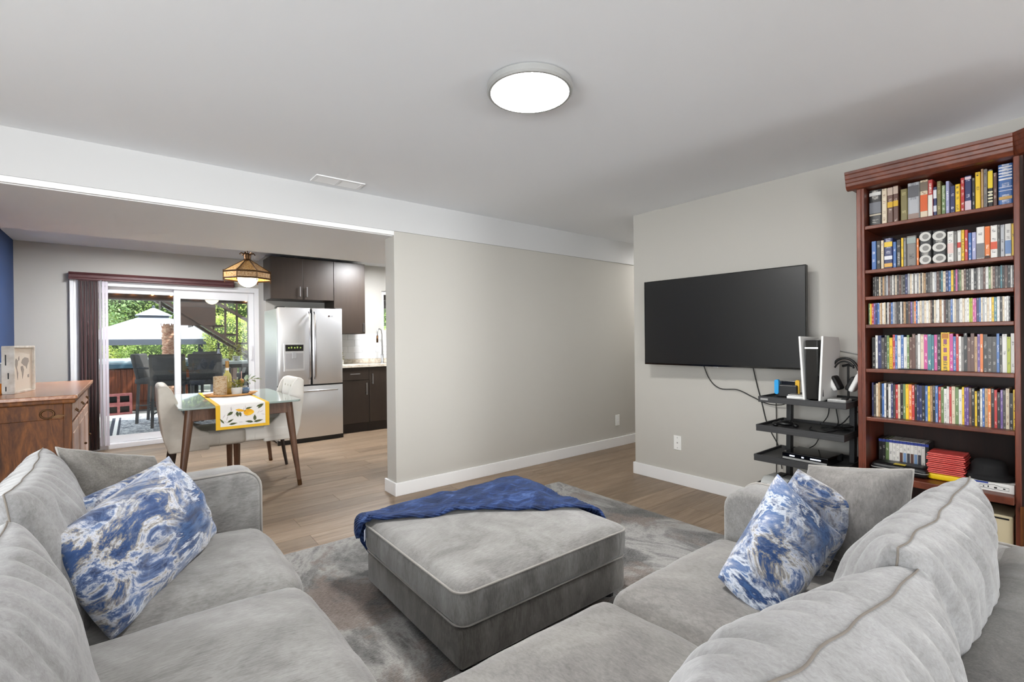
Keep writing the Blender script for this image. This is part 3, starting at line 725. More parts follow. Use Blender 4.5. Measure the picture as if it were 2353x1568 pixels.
# headphones on a stand
hs = at('headphone_stand', 'slim black headphone stand behind the white headset', 'stand', (3.37, .992, .8375))
MB().lathe([(.05, 0), (.05, .008), (.01, .014)], 20).build('base', 'plastic_black', hs); MB().tube([(0, 0, .01), (.0, 0, .21)], .006, 8).build('pole', 'plastic_black', hs)
MB().tube([(.0, -.03, .203), (0, 0, .212), (.0, .03, .203)], .008, 8).build('hook', 'plastic_black', hs)
hp = at('headphones', 'white headset with black ear pads hanging by the bookcase', 'headphones', (3.31, .992, 1.0))
def arc(r, a0, a1, n=16, rz=1.): return [(0, r*math.sin(math.radians(a0+(a1-a0)*i/n)), r*rz*math.cos(math.radians(a0+(a1-a0)*i/n))) for i in range(n+1)]
MB().tube(arc(.070, -88, 88, 18, 1.3), .007, 8).build('headband', 'plastic_black', hp, smooth=True)
MB().tube([(-.006, y_, z_-.006) for _, y_, z_ in arc(.056, -60, 60, 14, 1.4)], .005, 8).build('head_strap', 'rubber_black', hp, smooth=True)
for s in (-1, 1):
    mb = rbox(.042, .014, .058, .013, 8).xf(Matrix.Translation((-.005, s*.060, -.050)) @ Matrix.Rotation(s*-.42, 4, 'X'))
    o = mb.build('ear_cup', 'plastic_white', hp, smooth=True)
    mb = rbox(.038, .013, .044, .012, 8).xf(Matrix.Translation((-.005, s*.036, -.056)) @ Matrix.Rotation(s*-.42, 4, 'X'))
    mb.build('ear_pad', 'rubber_black', o, smooth=True)
    MB().bar((0, s*.071, .02), (0, s*.072, -.04), .014, .018).build('arm', 'plastic_white', hp, bevel=.003)
hb = at('charging_base', 'flat grey charging base under the headset', 'charger', (3.22, .99, .8375)); MB().box(-.05, .05, -.045, .05, 0, .02).build('body', 'lamp_rim', hb, bevel=.004); MB().box(-.045, .0, -.045, -.02, .02, .026).build('pad', 'plastic_black', hb)
# middle tray
gp = at('game_controller', 'black game controller lying on the middle tray', 'controller', (3.25, 1.30, .6535), .4)
mb = MB().sphere((0, 0, .018), .04, 14, 8, 1.0, 1.3, .42).sphere((-.02, .055, .013), .022, 10, 6, 1.7, .9, .6).sphere((-.02, -.055, .013), .022, 10, 6, 1.7, .9, .6)
mb.build('body', 'plastic_black', gp, smooth=True)
for y_ in (-.025, .025): MB().lathe([(.007, .03), (.008, .04), (.001, .041)], 10, c=(-.01, y_, 0)).build('thumb_stick', 'rubber_black', gp)
ac = at('power_adapter', 'black power adapter resting at the back of the middle tray', 'adapter', (3.42, 1.0, .6535)); MB().box(-.04, .04, -.03, .03, 0, .03).build('body', 'plastic_black', ac, bevel=.005); MB().tube([(-.04, 0, .015), (-.07, .03, .012), (-.05, .07, .006)], .004, 6).build('lead', 'rubber_black', ac)
# bottom tray
bx_ = at('set_top_box', 'glossy black set-top box with small lit display on the lower tray', 'set-top box', (3.24, 1.155, .4625), math.radians(-3))
MB().box(-.10, .12, -.135, .12, 0.004, .052).build('body', 'gloss_black', bx_, bevel=.006)
MB().box(-.1025, -.0995, -.13, .115, .01, .022).build('front_strip', 'lamp_rim', bx_)
for y_, w_ in ((.06, .014), (.0, .006), (-.07, .028)): MB().box(-.1035, -.0995, y_-w_, y_+w_, .030, .037).build('display', mat('display_white', (200, 200, 200), .3, emit=((220, 230, 255), .6)) if 'display_white' not in M else 'display_white', bx_)
for x_ in (-.07, .09):
    for y_ in (-.1, .09): MB().lathe([(.01, 0), (.01, .006)], 8, c=(x_, y_, 0)).build('foot', 'rubber_black', bx_)
md = at('modem', 'silver grey modem with rounded end on the lowest tray', 'modem', (3.24, 1.33, .2715))
mb = MB().prism([(-.11, 0), (.1, 0), (.1, .05), (-.06, .058), (-.10, .04), (-.112, .02)], -.075, .075); mb.build('body', mat('modem_grey', (186, 188, 186), .35), md, bevel=.006, auto=.6)
MB().box(-.1145, -.106, -.04, .03, .016, .026).build('label_strip', 'plastic_white', md)
MB().box(.0, .06, -.02, .02, .058, .07).build('plug', 'plastic_black', md)

# ================================================================== bookcase
bc = thing('bookcase', 'tall cherry wood bookcase full of books and discs', 'bookcase', (3.2, .575, 0))
YL, YR = .285, -.29             # inner faces (left, right) in local y
def bpart(n, *a, mt='cherry', bevel=.003): return MB().box(*a).build(n, mt, bc, bevel=bevel)
bpart('side_panel', 0, .34, YL, YL+.037, 0, 2.06, mt='cherry_up'); bpart('side_panel', 0, .34, YR-.021, YR, 0, 2.06, mt='cherry_up')
MB().box(.335, .352, YR, YL, 0, 2.06).build('back_panel', 'cherry_dark', bc)
MB().tube([(0, YL+.014, .02), (0, YL+.014, 2.04)], .004, 6).build('stile_bead', 'cherry_up', bc)
bpart('top_panel', 0, .34, YR, YL, 2.045, 2.06)
for z in (1.833, 1.588, 1.440, 1.284, 1.039, .770): bpart('shelf', .004, .335, YR, YL, z-.020, z)
sh7 = bpart('shelf', -.03, .335, YR, YL, .432, .468)
bpart('shelf', .004, .335, YR, YL, .06, .085); bpart('plinth', .01, .03, YR, YL, 0, .06)
pr = [(.0, 2.042), (-.020, 2.046), (-.034, 2.064), (-.036, 2.080), (-.039, 2.083), (-.042, 2.10), (-.045, 2.103), (-.049, 2.124), (-.052, 2.127), (-.054, 2.142), (.34, 2.142), (.34, 2.062), (.0, 2.062)]
MB().prism(pr, YR-.005, YL+.078).build('crown', 'cherry', bc, bevel=.0015, seg=1)
# neighbouring angled unit, seen only at its first edge
b2 = thing('corner_bookcase', 'angled cherry bookcase cut off by the right edge of the picture', 'bookcase', (3.2, .258, 0), math.atan2(-.77, -.64))
def b2p(n, *a, mt='cherry'): return MB().box(*a).build(n, mt, b2, bevel=.003)
b2p('side_panel', 0, .018, .004, .3, 0, 2.06, mt='cherry_dark'); b2p('side_panel', .55, .57, .0, .3, 0, 2.06, mt='cherry_up')
b2p('back_panel', .018, .55, .29, .30, 0, 2.06, mt='cherry_dark')
for z in (1.80, 1.56, 1.28, 1.02, .76, .47): b2p('shelf', .018, .55, .02, .29, z-.02, z)
dd = b2p('door', .0, .57, -.018, .0, .06, .43, mt='hutch_wood'); MB().sphere((.05, -.028, .3), .012).build('knob', 'metal_bronze', dd, smooth=True)
MB().prism([(y_, z_) for y_, z_ in pr if True], -.02, .59, 'YZ').build('crown', 'cherry', b2, bevel=.0015, seg=1)

# ---- spines
CC = dict(k=('black', (26, 25, 26), (190, 186, 178)), d=('dark grey', (66, 62, 60), (170, 166, 160)), g=('grey', (128, 124, 120), (60, 56, 56)), s=('silver', (178, 180, 184), (90, 90, 96)),
          w=('white', (226, 224, 218), (120, 116, 116)), c=('cream', (220, 206, 180), (150, 112, 84)), b=('blue', (60, 104, 168), (216, 220, 230)), n=('navy', (36, 44, 92), (196, 196, 210)),
          t=('teal', (60, 120, 132), (220, 226, 220)), r=('red', (186, 44, 44), (236, 226, 214)), m=('brown', (92, 60, 50), (190, 168, 150)), o=('orange', (226, 120, 44), (250, 236, 214)),
          y=('yellow', (238, 196, 34), (70, 60, 40)), e=('green', (104, 130, 78), (222, 224, 200)), l=('lime', (186, 196, 52), (90, 96, 40)), p=('purple', (104, 76, 140), (206, 186, 214)),
          i=('pink', (196, 74, 142), (244, 214, 226)), a=('tan', (186, 150, 108), (110, 80, 60)), v=('lavender', (158, 160, 198), (236, 236, 244)), u=('olive', (122, 112, 66), (186, 176, 120)))
def cover(code):
    nm, c, c2 = CC[code]; k = NT('cover_'+nm.replace(' ', '_')); k.set(Roughness=.35)
    oi = k.n('ShaderNodeObjectInfo'); tc = k.n('ShaderNodeTexCoord'); sx = k.n('ShaderNodeSeparateXYZ'); k.l(tc.outputs['Object'], sx.inputs[0])
    def mth(op, a, b):
        q = k.n('ShaderNodeMath', operation=op)
        for i, w in enumerate((a, b)):
            if isinstance(w, (int, float)): q.inputs[i].default_value = w
            else: k.l(w, q.inputs[i])
        return q.outputs[0]
    zz = mth('ADD', mth('MULTIPLY', sx.outputs[2], 11), mth('MULTIPLY', oi.outputs['Random'], 97))
    wn_ = k.n('ShaderNodeTexWhiteNoise', noise_dimensions='1D'); k.l(mth('FLOOR', zz, 0), wn_.inputs['W'])
    yy = mth('ABSOLUTE', mth('SUBTRACT', sx.outputs[1], .5), 0)
    msk = mth('MULTIPLY', mth('GREATER_THAN', wn_.outputs['Value'], .6), mth('LESS_THAN', yy, .24))
    fn = k.noise(k.coord((1, 2.5, 130), rand=31), 1.0, 1)
    msk = mth('MULTIPLY', msk, mth('GREATER_THAN', fn, .52))
    base = k.mix(k.ramp(oi.outputs['Random'], [(0, (.0, .0, .0, 1)), (1, (.12, .12, .12, 1))]), c, tuple((p+q)//2 for p, q in zip(c, c2)))
    k.base(k.mix(msk, base, c2)); M['cover_'+code] = k.m
for q in CC: cover(q)
def unit_case(rounded):
    mb = MB()
    if rounded:
        pts = [(0, .12), (.02, .02), (.06, 0), (1, 0), (1, 1), (.06, 1), (.02, .98), (0, .88)]
        mb.prism(pts, 0, 1, 'XY')
    else: mb.box(0, 1, 0, 1, 0, 1)
    return mb.mesh('case', bevel=0 if rounded else 0)
U_BOOK, U_CASE = unit_case(True), unit_case(False)
U_PAGE = MB().box(.03, .97, .12, .88, .985, 1.0).mesh('pages'); U_PAGE.materials.append(mat('paper', (226, 218, 200), .9))
U_BOOK.materials.append(M['cover_k']); U_CASE.materials.append(M['cover_k'])
ORD = lambda n: f'{n}{"th" if 10 <= n % 100 <= 20 else {1: "st", 2: "nd", 3: "rd"}.get(n % 10, "th")}'
def spine(name, me, code, y_left, y_right, z, h, depth, x, label, cat, group, lean=0):
    o = obj(name, me, None); o.location = (x, y_right, z); o.scale = (depth, max(y_left-y_right-.0006, .002), h)
    if lean: o.rotation_euler = (lean, 0, 0)
    o.material_slots[0].link = 'OBJECT'; o.material_slots[0].material = M['cover_'+code]
    return tag(o, label, cat, group)
def band(o, z0, z1, code_mat, name='title_band', y0=.06, y1=.94, x=-.004):
    b_ = MB().box(x-.012, x+.02, y0, y1, z0, z1).build(name, code_mat, o); return b_
B = lambda c, c2=None: mat('print_%d_%d_%d' % c, c, .5) if 'print_%d_%d_%d' % c not in M else 'print_%d_%d_%d' % c
r1 = [(0.856, 0.796, 0.205), (0.796, 0.772, 0.200), (0.772, 0.745, 0.203), (0.745, 0.721, 0.204), (0.715, 0.683, 0.178), (0.683, 0.633, 0.200), (0.633, 0.599, 0.204), (0.599, 0.579, 0.197), (0.579, 0.564, 0.156), (0.564, 0.547, 0.181), (0.547, 0.53, 0.156), (0.53, 0.515, 0.172), (0.515, 0.494, 0.144), (0.494, 0.475, 0.147), (0.475, 0.459, 0.175), (0.459, 0.433, 0.179), (0.433, 0.421, 0.164), (0.421, 0.401, 0.187), (0.401, 0.391, 0.199), (0.391, 0.377, 0.194), (0.377, 0.358, 0.189), (0.358, 0.344, 0.167), (0.342, 0.291, 0.201)]
c1 = 'kcmmuscrn' + 'uevnyr' + 'nkyagkmb'
d1_ = ['thick black boxed book with a grey band', 'slim cream book', 'tall brown book with a cream cap', 'tall brown book with a yellow patch', 'short olive clothbound book', 'thick silver grey book with dark lettering', 'cream book with orange lettering', 'book with a red and white spine', 'short navy paperback with white patches', 'olive green hardback', 'short pale green paperback', 'slim lavender book', 'short dark navy paperback', 'short yellow paperback', 'crimson book', 'navy book with a pale dot', 'thin black book with white lettering', 'leaning bright yellow book', 'thin beige booklet', 'grey hardback', 'black book with yellow title block', 'dark brown book with white lettering', 'thick royal blue manual with white lines']
marks = {0: [(.30, .34, (200, 190, 170)), (.36, .66, (120, 122, 128)), (.84, .93, (220, 220, 216))], 2: [(.78, .98, (196, 176, 160)), (.45, .6, (214, 170, 40))], 3: [(.78, .98, (196, 176, 160)), (.45, .6, (214, 170, 40))], 5: [(.62, .92, (96, 96, 100)), (.0, .18, (150, 130, 120))], 6: [(.72, .95, (120, 106, 90)), (.2, .62, (214, 96, 44))], 7: [(.0, .6, (230, 226, 216))], 8: [(.62, .9, (220, 220, 226)), (.18, .38, (214, 214, 222))], 15: [(.9, .97, (220, 200, 206)), (.0, .3, (210, 190, 200))], 20: [(.52, .96, (236, 206, 40)), (.16, .2, (230, 224, 190)), (.24, .28, (230, 224, 190)), (.32, .36, (230, 224, 190)), (.40, .44, (230, 224, 190))], 22: [(.16, .23, (206, 164, 92)), (.62, .66, (236, 236, 240)), (.70, .73, (236, 236, 240)), (.77, .80, (236, 236, 240)), (.84, .87, (236, 236, 240)), (.91, .94, (236, 236, 240)), (.44, .46, (200, 206, 226)), (.36, .38, (200, 206, 226))]}
for i, (a, b_, h) in enumerate(r1):
    o = spine('book', U_BOOK, c1[i], a, b_, 1.8335, h, .16+.02*(i % 3), 3.265-.006*(i % 2), d1_[i]+' on the top shelf of the bookcase', 'book', 'books on the top shelf')
    for z0, z1, c_ in marks.get(i, []): band(o, z0, z1, B(c_))
    obj('pages', U_PAGE, None, o).location = (0, 0, .0008)
r2 = [(0.842, 0.819, 0.161), (0.819, 0.799, 0.16), (0.799, 0.785, 0.16), (0.785, 0.745, 0.167), (0.745, 0.73, 0.143), (0.73, 0.71, 0.151), (0.71, 0.7, 0.159), (0.7, 0.687, 0.157), (0.687, 0.645, 0.163), (0.645, 0.635, 0.145), (0.635, 0.583, 0.176), (0.583, 0.525, 0.171), (0.524, 0.498, 0.158), (0.498, 0.486, 0.155), (0.486, 0.471, 0.157), (0.471, 0.459, 0.157), (0.459, 0.446, 0.155), (0.446, 0.433, 0.138), (0.433, 0.417, 0.138), (0.417, 0.387, 0.16), (0.387, 0.368, 0.158), (0.368, 0.342, 0.159), (0.342, 0.334, 0.158), (0.334, 0.319, 0.156), (0.319, 0.296, 0.157), (0.296, 0.287, 0.156)]
c2_ = 'bkcnbkyggokkwgwyrbvwowdswy'
d2_ = ['steel blue book at the left end', 'thin black book', 'thin cream paperback', 'thick indigo box set with yellow logo', 'short bright blue paperback', 'black paperback', 'thin yellow paperback', 'thin grey brown paperback', 'thick slate grey boxed volume', 'thin orange booklet', 'dark box set with three pale oval portraits, left one', 'dark box set with three pale oval portraits, right one', 'white book with red marks', 'thin grey book', 'white book with red band', 'yellow and orange paperback', 'thin red and white book', 'short blue book', 'short lavender book', 'wide white book with dark lettering', 'white book with orange block', 'white book with red splash', 'thin dark slate book', 'silver white book', 'white book with blue lettering', 'thin yellow book at the right end']
marks2 = {3: [(.72, .88, (226, 190, 60)), (.30, .42, (220, 220, 226)), (.06, .18, (220, 170, 80))], 4: [], 8: [(.75, .95, (150, 160, 156))], 12: [(.3, .62, (226, 196, 190))], 14: [(.45, .62, (196, 60, 50))], 19: [(.05, .5, (120, 120, 122))], 20: [(.45, .95, (222, 106, 36)), (.0, .1, (60, 40, 30))], 21: [(.28, .5, (214, 90, 60))], 24: [(.1, .5, (120, 150, 196))]}
for i, (a, b_, h) in enumerate(r2):
    o = spine('book', U_BOOK, c2_[i], a, b_, 1.5885, h, .16, 3.25, d2_[i]+' on the second shelf', 'book', 'books on the second shelf')
    for z0, z1, c_ in marks2.get(i, []): band(o, z0, z1, B(c_))
    if i in (10, 11):
        for z_ in (.16, .50, .84):
            MB().lathe([(.0001, -.02), (.46, -.02), (.46, .02)], 20, axis='X', squash=.30).xf(Matrix.Translation((-.006, .5, z_))).build('oval_portrait', B((206, 204, 198)), o)
            MB().lathe([(.0001, -.024), (.26, -.024), (.26, .0)], 12, axis='X', squash=.3).xf(Matrix.Translation((-.006, .46, z_))).build('portrait_shade', B((136, 134, 130)), o)
rows = [
 ('disc_case', 'CD case', 'third', 'kdkcdagsmgwgcdmgknscwgwscdcakdgwsmktcnbydidecmkdwkgwgmwecmdktkmkwd', .842, .289, 1.4405, .112, .002, 3.275, .12),
 ('disc_case', 'CD case', 'fourth', 'eyrpnbcawckwmbsgdkwdakmpgobwcscwcmkcwwawmkgbwcgswcwwlliinbcswcwytwkcwwk', .853, .300, 1.2845, .118, .002, 3.235, .12),
 ('film_case', 'film case', 'fifth', 'kwndkeyrbwbwemmgwcittikYibrwgkmmapokddbkwlw', .845, .288, 1.0395, .185, .002, 3.262, .13),
 ('film_case', 'film case', 'sixth', 'ndcakbwkwndrckeyorknnkbyakbrewwrcewyppmkykwbaokrkpdcky', .848, .288, .7705, .186, .003, 3.262, .13)]
rng = random.Random(11)
for name, kind, ordn, seq, yl, yr, z, h, dh, xx, dep in rows:
    ws = [rng.uniform(.75, 1.3)*(2.6 if c_ == 'Y' else 1) for c_ in seq]; tot = sum(ws); yv = yl
    for i, c_ in enumerate(seq):
        wd = (yl-yr)*ws[i]/tot; cc = c_.lower()
        hh = h+rng.uniform(-dh, dh)+(rng.choice([0, 0, 0, -.012, .004]) if kind == 'film case' else 0)
        lbl = f'{CC[cc][0]} {kind}, {ORD(i+1)} from the left on the {ordn} shelf'
        if c_ == 'Y': lbl = 'thick yellow box set with three small pictures on the fifth shelf'; hh = .196
        o = spine(name, U_CASE, cc, yv, yv-wd, z, hh, dep, xx+rng.uniform(-.003, .003), lbl, 'disc case', f'{kind}s on the {ordn} shelf')
        if c_ == 'Y':
            for z_ in (.26, .48, .70): band(o, z_, z_+.12, B((150, 90, 120)), 'cover_picture', .3, .7)
            band(o, .84, .97, B((186, 120, 50)), 'title_band', .12, .88)
        yv -= wd
# items of the bottom shelf
zz = .4685
for i in range(14):
    a = .842-.0158*i
    o = spine('game_case', U_CASE, 'kkwwwwwwwwwwwk'[i] if i != 2 else 'e', a, a-.0155, zz, .165, .13, 3.36, f'white spined game case, {ORD(i+1)} from the left on the bottom shelf' if 2 < i < 13 else ('green and white game case on the bottom shelf' if i == 2 else f'dark game case, {ORD(i+1)} in the bottom shelf row'), 'game case', 'game cases on the bottom shelf')
    band(o, .90, .985, B((40, 60, 150)), 'top_band', .0, 1)
    if 5 < i < 12: band(o, .2, .6, B([(90, 60, 50), (120, 150, 190), (60, 60, 70)][i % 3]), 'cover_picture', .1, .9)
cs_ = thing('carry_case', 'black zipped carry case with yellow patch on the bottom shelf', 'case', (3.285, .725, zz))
rbox(.06, .122, .026, .02, 10, .004).xf(Matrix.Translation((0, 0, .0265))).build('shell', 'plastic_black', cs_, smooth=True)
welt([(x_, y_, .027) for x_, y_ in rrect(.0605, .1225, .02)], .002, cs_, 'zip', 'lamp_rim', closed=True)
MB().box(-.058, -.02, -.03, .02, .0555, .0565).build('patch', B((214, 190, 40)), cs_)
for i in range(11):
    o = MB().box(-.075, .075, -.071+.004*math.sin(i*2.1), .074+.004*math.cos(i*1.7), 0, .0062).build('red_folder', mat('folder_red', (206, 50, 52), .4, c2=(230, 110, 100), scale=30, stretch=(1, .2, 3)) if 'folder_red' not in M else 'folder_red', None, bevel=.001)
    o.location = (3.33-.004*(i % 3), .535, .506+.0098*i); tag(o, f'thin red case, {ORD(i+1)} from the bottom of the red stack', 'case', 'stack of red cases')
o = rbox(.07, .075, .018, .012, 8, .004).build('yellow_pouch', mat('pouch_yellow', (240, 204, 20), .5), None, smooth=True); o.location = (3.33, .535, .4875); tag(o, 'bright yellow pouch under the stack of red cases', 'pouch')
wbx = thing('white_box', 'white printed box lying under the black hat', 'box', (3.33, .378, zz))
MB().box(-.10, .09, -.088, .072, 0, .042).build('carton', 'plastic_white', wbx, bevel=.002)
MB().box(-.1008, -.0995, .0, .07, .034, .042).build('blue_edge', B((50, 70, 150)), wbx)
MB().box(-.1012, -.0995, .045, .066, .014, .03).build('emblem', B((216, 180, 60)), wbx)
tube = [(-.1012, y_, z_) for y_, z_ in [(-.07, .012), (-.07, .026), (-.04, .028), (-.02, .034), (.0, .029), (.03, .027), (.03, .014), (-.02, .011)]]
MB().tube(tube, .0008, 4, closed=True).build('logo_outline', 'plastic_black', wbx)
MB().box(-.1013, -.0998, -.058, -.050, .017, .022).box(-.1013, -.0998, -.030, -.020, .016, .023).box(-.1013, -.0998, -.002, .002, .017, .025).box(-.1013, -.0998, .014, .018, .016, .022).build('logo_mark', 'plastic_black', wbx)
hat = thing('hat', 'black wide-brimmed hat lying on the white box', 'hat', (3.325, .385, zz+.042))
MB().lathe([(.0001, 0), (.088, .0), (.094, .012), (.08, .022), (.068, .03), (.064, .07), (.05, .088), (.0001, .09)], 32, squash=1.02).build('crown', mat('hat_felt', (14, 14, 16), .85), hat, smooth=True)
MB().lathe([(.066, .030), (.0675, .031), (.0665, .044), (.065, .046)], 32, squash=1.02).build('hat_band', 'rubber_black', hat, smooth=True)
bn = thing('storage_bin', 'cream storage bin with dark handle slot in the bookcase base', 'bin', (3.34, .345, .085))
MB().box(-.10, .11, -.05, .052, 0, .275).build('body', mat('bin_cream', (212, 200, 166), .6), bn, bevel=.006); MB().box(-.1012, -.0995, -.036, .024, .255, .263).build('handle_slot', 'plastic_black', bn)
bn2 = thing('folded_cloth', 'tan folded cloth beside the cream bin', 'cloth', (3.34, .45, .085)); rbox(.09, .045, .13, .02, 8, .01, nz=.006).xf(Matrix.Translation((0, 0, .13))).build('body', mat('cloth_tan', (170, 140, 110), .9), bn2, smooth=True)
pen = tag(MB().box(3.215, 3.232, .60, .72, 1.0395, 1.045).build('remote_control', 'plastic_black', bevel=.002), 'thin black remote lying in front of the fifth shelf row', 'remote')
MB().box(3.218, 3.229, .61, .70, 1.045, 1.0456).build('button_pad', 'rubber_black', pen)
# ================================================================== kitchen
fr = thing('refrigerator', 'stainless steel french door refrigerator with water dispenser', 'refrigerator', (1.335, 6.08, 0))
W_ = .765
MB().box(.004, W_-.004, .055, .70, .03, 1.615).build('cabinet', 'fridge_side', fr, bevel=.006)
def curved_door(x0, x1, z0, z1, y=0., bow=.012):
    mb = MB(); n = 10
    pr = [(x0, .05)] + [(x0+.008, .006)] + [(x0+(x1-x0)*t/n, y-bow*math.sin(math.pi*(.06+.88*t/n))+.006) for t in range(1, n)] + [(x1-.008, .006), (x1, .05)]
    return mb.prism(pr, z0, z1, 'XY')
dl = curved_door(0, .378, .70, 1.628).build('door', 'fridge_steel', fr, bevel=.003, auto=.5)
dr = curved_door(.388, W_, .70, 1.628).build('door', 'fridge_steel', fr, bevel=.003, auto=.5)
fz = curved_door(0, W_, .055, .682).build('freezer_drawer', 'fridge_steel', fr, bevel=.003, auto=.5)
MB().box(.006, W_-.006, .012, .05, .03, .70).box(.379, .387, .012, .05, .70, 1.62).build('gasket', 'plastic_black', fr)
MB().box(.0, W_, .02, .06, .0, .052).build('grille', 'plastic_black', fr)
for x_, d_ in ((.352, dl), (.416, dr)):
    MB().tube([(x_, -.012, .77), (x_, -.05, .80), (x_, -.055, 1.17), (x_, -.05, 1.55), (x_, -.012, 1.58)], .011, 10).build('handle', 'metal_steel', d_, smooth=True)
MB().tube([(.08, -.01, .62), (.10, -.045, .625), (.38, -.055, .625), (.66, -.045, .625), (.685, -.01, .62)], .011, 10).build('handle', 'metal_steel', fz, smooth=True)
dsp = MB().box(.065, .30, -.016, .004, .87, 1.20).build('dispenser', 'fridge_steel', dl, bevel=.004)
MB().box(.085, .28, -.018, -.010, .90, 1.085).build('recess', 'fridge_recess', dl)
MB().box(.082, .283, -.020, -.012, 1.11, 1.185).build('display', 'gloss_black', dl)
for i, x_ in enumerate((.12, .15, .185, .215, .25)): MB().box(x_-.008, x_+.008, -.0212, -.019, 1.142, 1.158+.006*(i % 2)).build('icon', mat('icon_green', (150, 170, 90), .4, emit=((150, 170, 100), .25)) if 'icon_green' not in M else 'icon_green', dl)
MB().box(.155, .205, -.027, -.014, 1.02, 1.095).build('paddle', 'fridge_recess', dl, bevel=.004)
for x_ in (.03, W_-.06): MB().box(x_-.03, x_+.06, .02, .12, 1.615, 1.64).build('hinge_cap', 'plastic_black', fr, bevel=.005)
lg = obj('lettering', text_mesh('LG', .026), 'plastic_black', dr); lg.rotation_euler = (math.pi/2, 0, 0); lg.location = (.625, -.0085, 1.535)
MB().lathe([(.0001, -.0015), (.010, -.0015), (.010, .002)], 16, c=(.592, -.0075, 1.535), axis='Y').build('emblem', mat('emblem_red', (60, 30, 34), .5), dr)

def front(parent, x0, x1, z0, z1, y, handle=None, name='door'):
    d = MB().box(x0+.0015, x1-.0015, y-.018, y, z0+.0015, z1-.0015).build(name, 'cab_brown', parent, bevel=.002)
    if handle:
        a, b_ = handle; a = Vector((a[0], y-.045, a[1])); b_ = Vector((b_[0], y-.045, b_[1])); dv = (b_-a).normalized()*.012
        MB().bar(a, b_, .010, .010).bar(a+dv+Vector((0, .028, 0)), a+dv, .008).bar(b_-dv+Vector((0, .028, 0)), b_-dv, .008).build('handle', 'metal_steel', d)
    return d
uc = thing('wall_cabinet', 'dark brown two-door wall cabinet above the refrigerator', 'cabinet', (0, 0, 0))
MB().box(1.335, 2.095, 6.418, 6.798, 1.755, 2.275).build('body', 'cab_brown', uc)
front(uc, 1.335, 1.712, 1.755, 2.275, 6.418, ((1.672, 1.79), (1.672, 1.915)))
front(uc, 1.712, 2.095, 1.755, 2.275, 6.418, ((1.755, 1.79), (1.755, 1.915)))
uc2 = thing('wall_cabinet', 'tall dark brown wall cabinet right of the refrigerator', 'cabinet', (0, 0, 0))
MB().box(2.098, 2.52, 6.418, 6.798, 1.32, 2.275).build('body', 'cab_brown', uc2)
front(uc2, 2.098, 2.52, 1.32, 2.275, 6.418, ((2.488, 1.345), (2.488, 1.47)))
for x0, x1, labl, dw in ((2.105, 2.517, 'dark brown base cabinet with a drawer beside the refrigerator', True), (2.519, 3.10, 'dark brown base cabinet under the sink', False)):
    bcab = thing('base_cabinet', labl, 'cabinet', (0, 0, 0))
    MB().box(x0, x1, 6.30, 6.795, .12, .868).build('body', 'cab_brown', bcab)
    MB().box(x0, x1, 6.345, 6.38, 0, .12).build('toe_kick', 'cab_toe', bcab)
    if dw:
        front(bcab, x0, x1, .70, .862, 6.30, ((2.25, .785), (2.385, .785)), 'drawer'); front(bcab, x0, x1, .125, .695, 6.30, ((2.475, .50), (2.475, .66)))
    else:
        front(bcab, x0, x1, .125, .862, 6.30, ((2.56, .64), (2.56, .78)))
ct = MB().box(2.104, 3.12, 6.262, 6.795, .87, .908).box(2.104, 3.12, 6.78, 6.795, .908, .965).build('countertop', 'counter', None, bevel=.004); tag(ct, 'pale speckled stone countertop with low upstand', 'countertop')
sk = tag(MB().prism([(2.50, 6.32), (3.05, 6.32), (3.05, 6.68), (2.50, 6.68)], .908, .912, 'XY').build('sink_rim', 'metal_steel'), 'steel sink rim set in the pale countertop', 'sink')
MB().box(2.53, 3.02, 6.35, 6.65, .912, .9125).build('basin', 'gloss_black', sk)
fc = thing('kitchen_faucet', 'tall arched steel faucet with pull-down spray at the sink', 'faucet', (2.87, 6.66, .9085))
MB().lathe([(.026, 0), (.026, .01), (.018, .016), (.018, .12)], 16).build('body', 'metal_steel', fc, smooth=True)
MB().tube([(0, 0, .1), (0, 0, .42), (-.015, -.008, .47), (-.05, -.02, .49), (-.085, -.04, .465), (-.09, -.045, .38)], .009, 10).build('spout', 'metal_steel', fc, smooth=True)
MB().tube([(-.09, -.045, .39), (-.092, -.045, .29)], .015, 10).build('spray_head', 'metal_bronze', fc, smooth=True)
MB().tube([(.018, 0, .09), (.06, -.01, .11)], .006, 8).build('lever', 'metal_steel', fc)
pp = thing('herb_pot', 'small leafy green plant on the counter by the refrigerator', 'plant', (2.26, 6.62, .9085))
MB().lathe([(.028, 0), (.036, .06), (.03, .06)], 16).build('pot', 'planter', pp)
mb = MB(); rg = random.Random(5)
for i in range(70):
    a, r_, z_ = rg.uniform(0, 6.28), rg.uniform(0, .05), rg.uniform(.06, .17)
    p = Vector((r_*math.cos(a), r_*math.sin(a), z_)); d_ = Vector((math.cos(a), math.sin(a), rg.uniform(-.2, .8)))*.022; s_ = d_.cross(Vector((0, 0, 1))).normalized()*.008
    mb.add([p, p+d_*.5+s_, p+d_, p+d_*.5-s_], [(0, 1, 2, 3)])
q_ = mb.build('foliage', 'plant_leaf', pp); q_['kind'] = 'stuff'
# backsplash tiles
gb = MB().box(2.10, 3.55, 6.792, 6.80, .965, 1.33).build('tile_backing', 'grout', wkit)
tl = MB().box(0, .2035, -.006, 0, 0, .0885).mesh('tile', bevel=.0015, seg=1); tl.materials.append(M['tile'])
for r_ in range(4):
    x_ = 2.104 - (.1 if r_ % 2 else 0)
    while x_ < 3.5:
        o = obj('tile', tl, None, wkit); o.location = (max(x_, 2.104), 6.792, .967+r_*.0905); o.scale = ((min(x_+.2035, 3.54)-max(x_, 2.104))/.2035, 1, 1); x_ += .2055

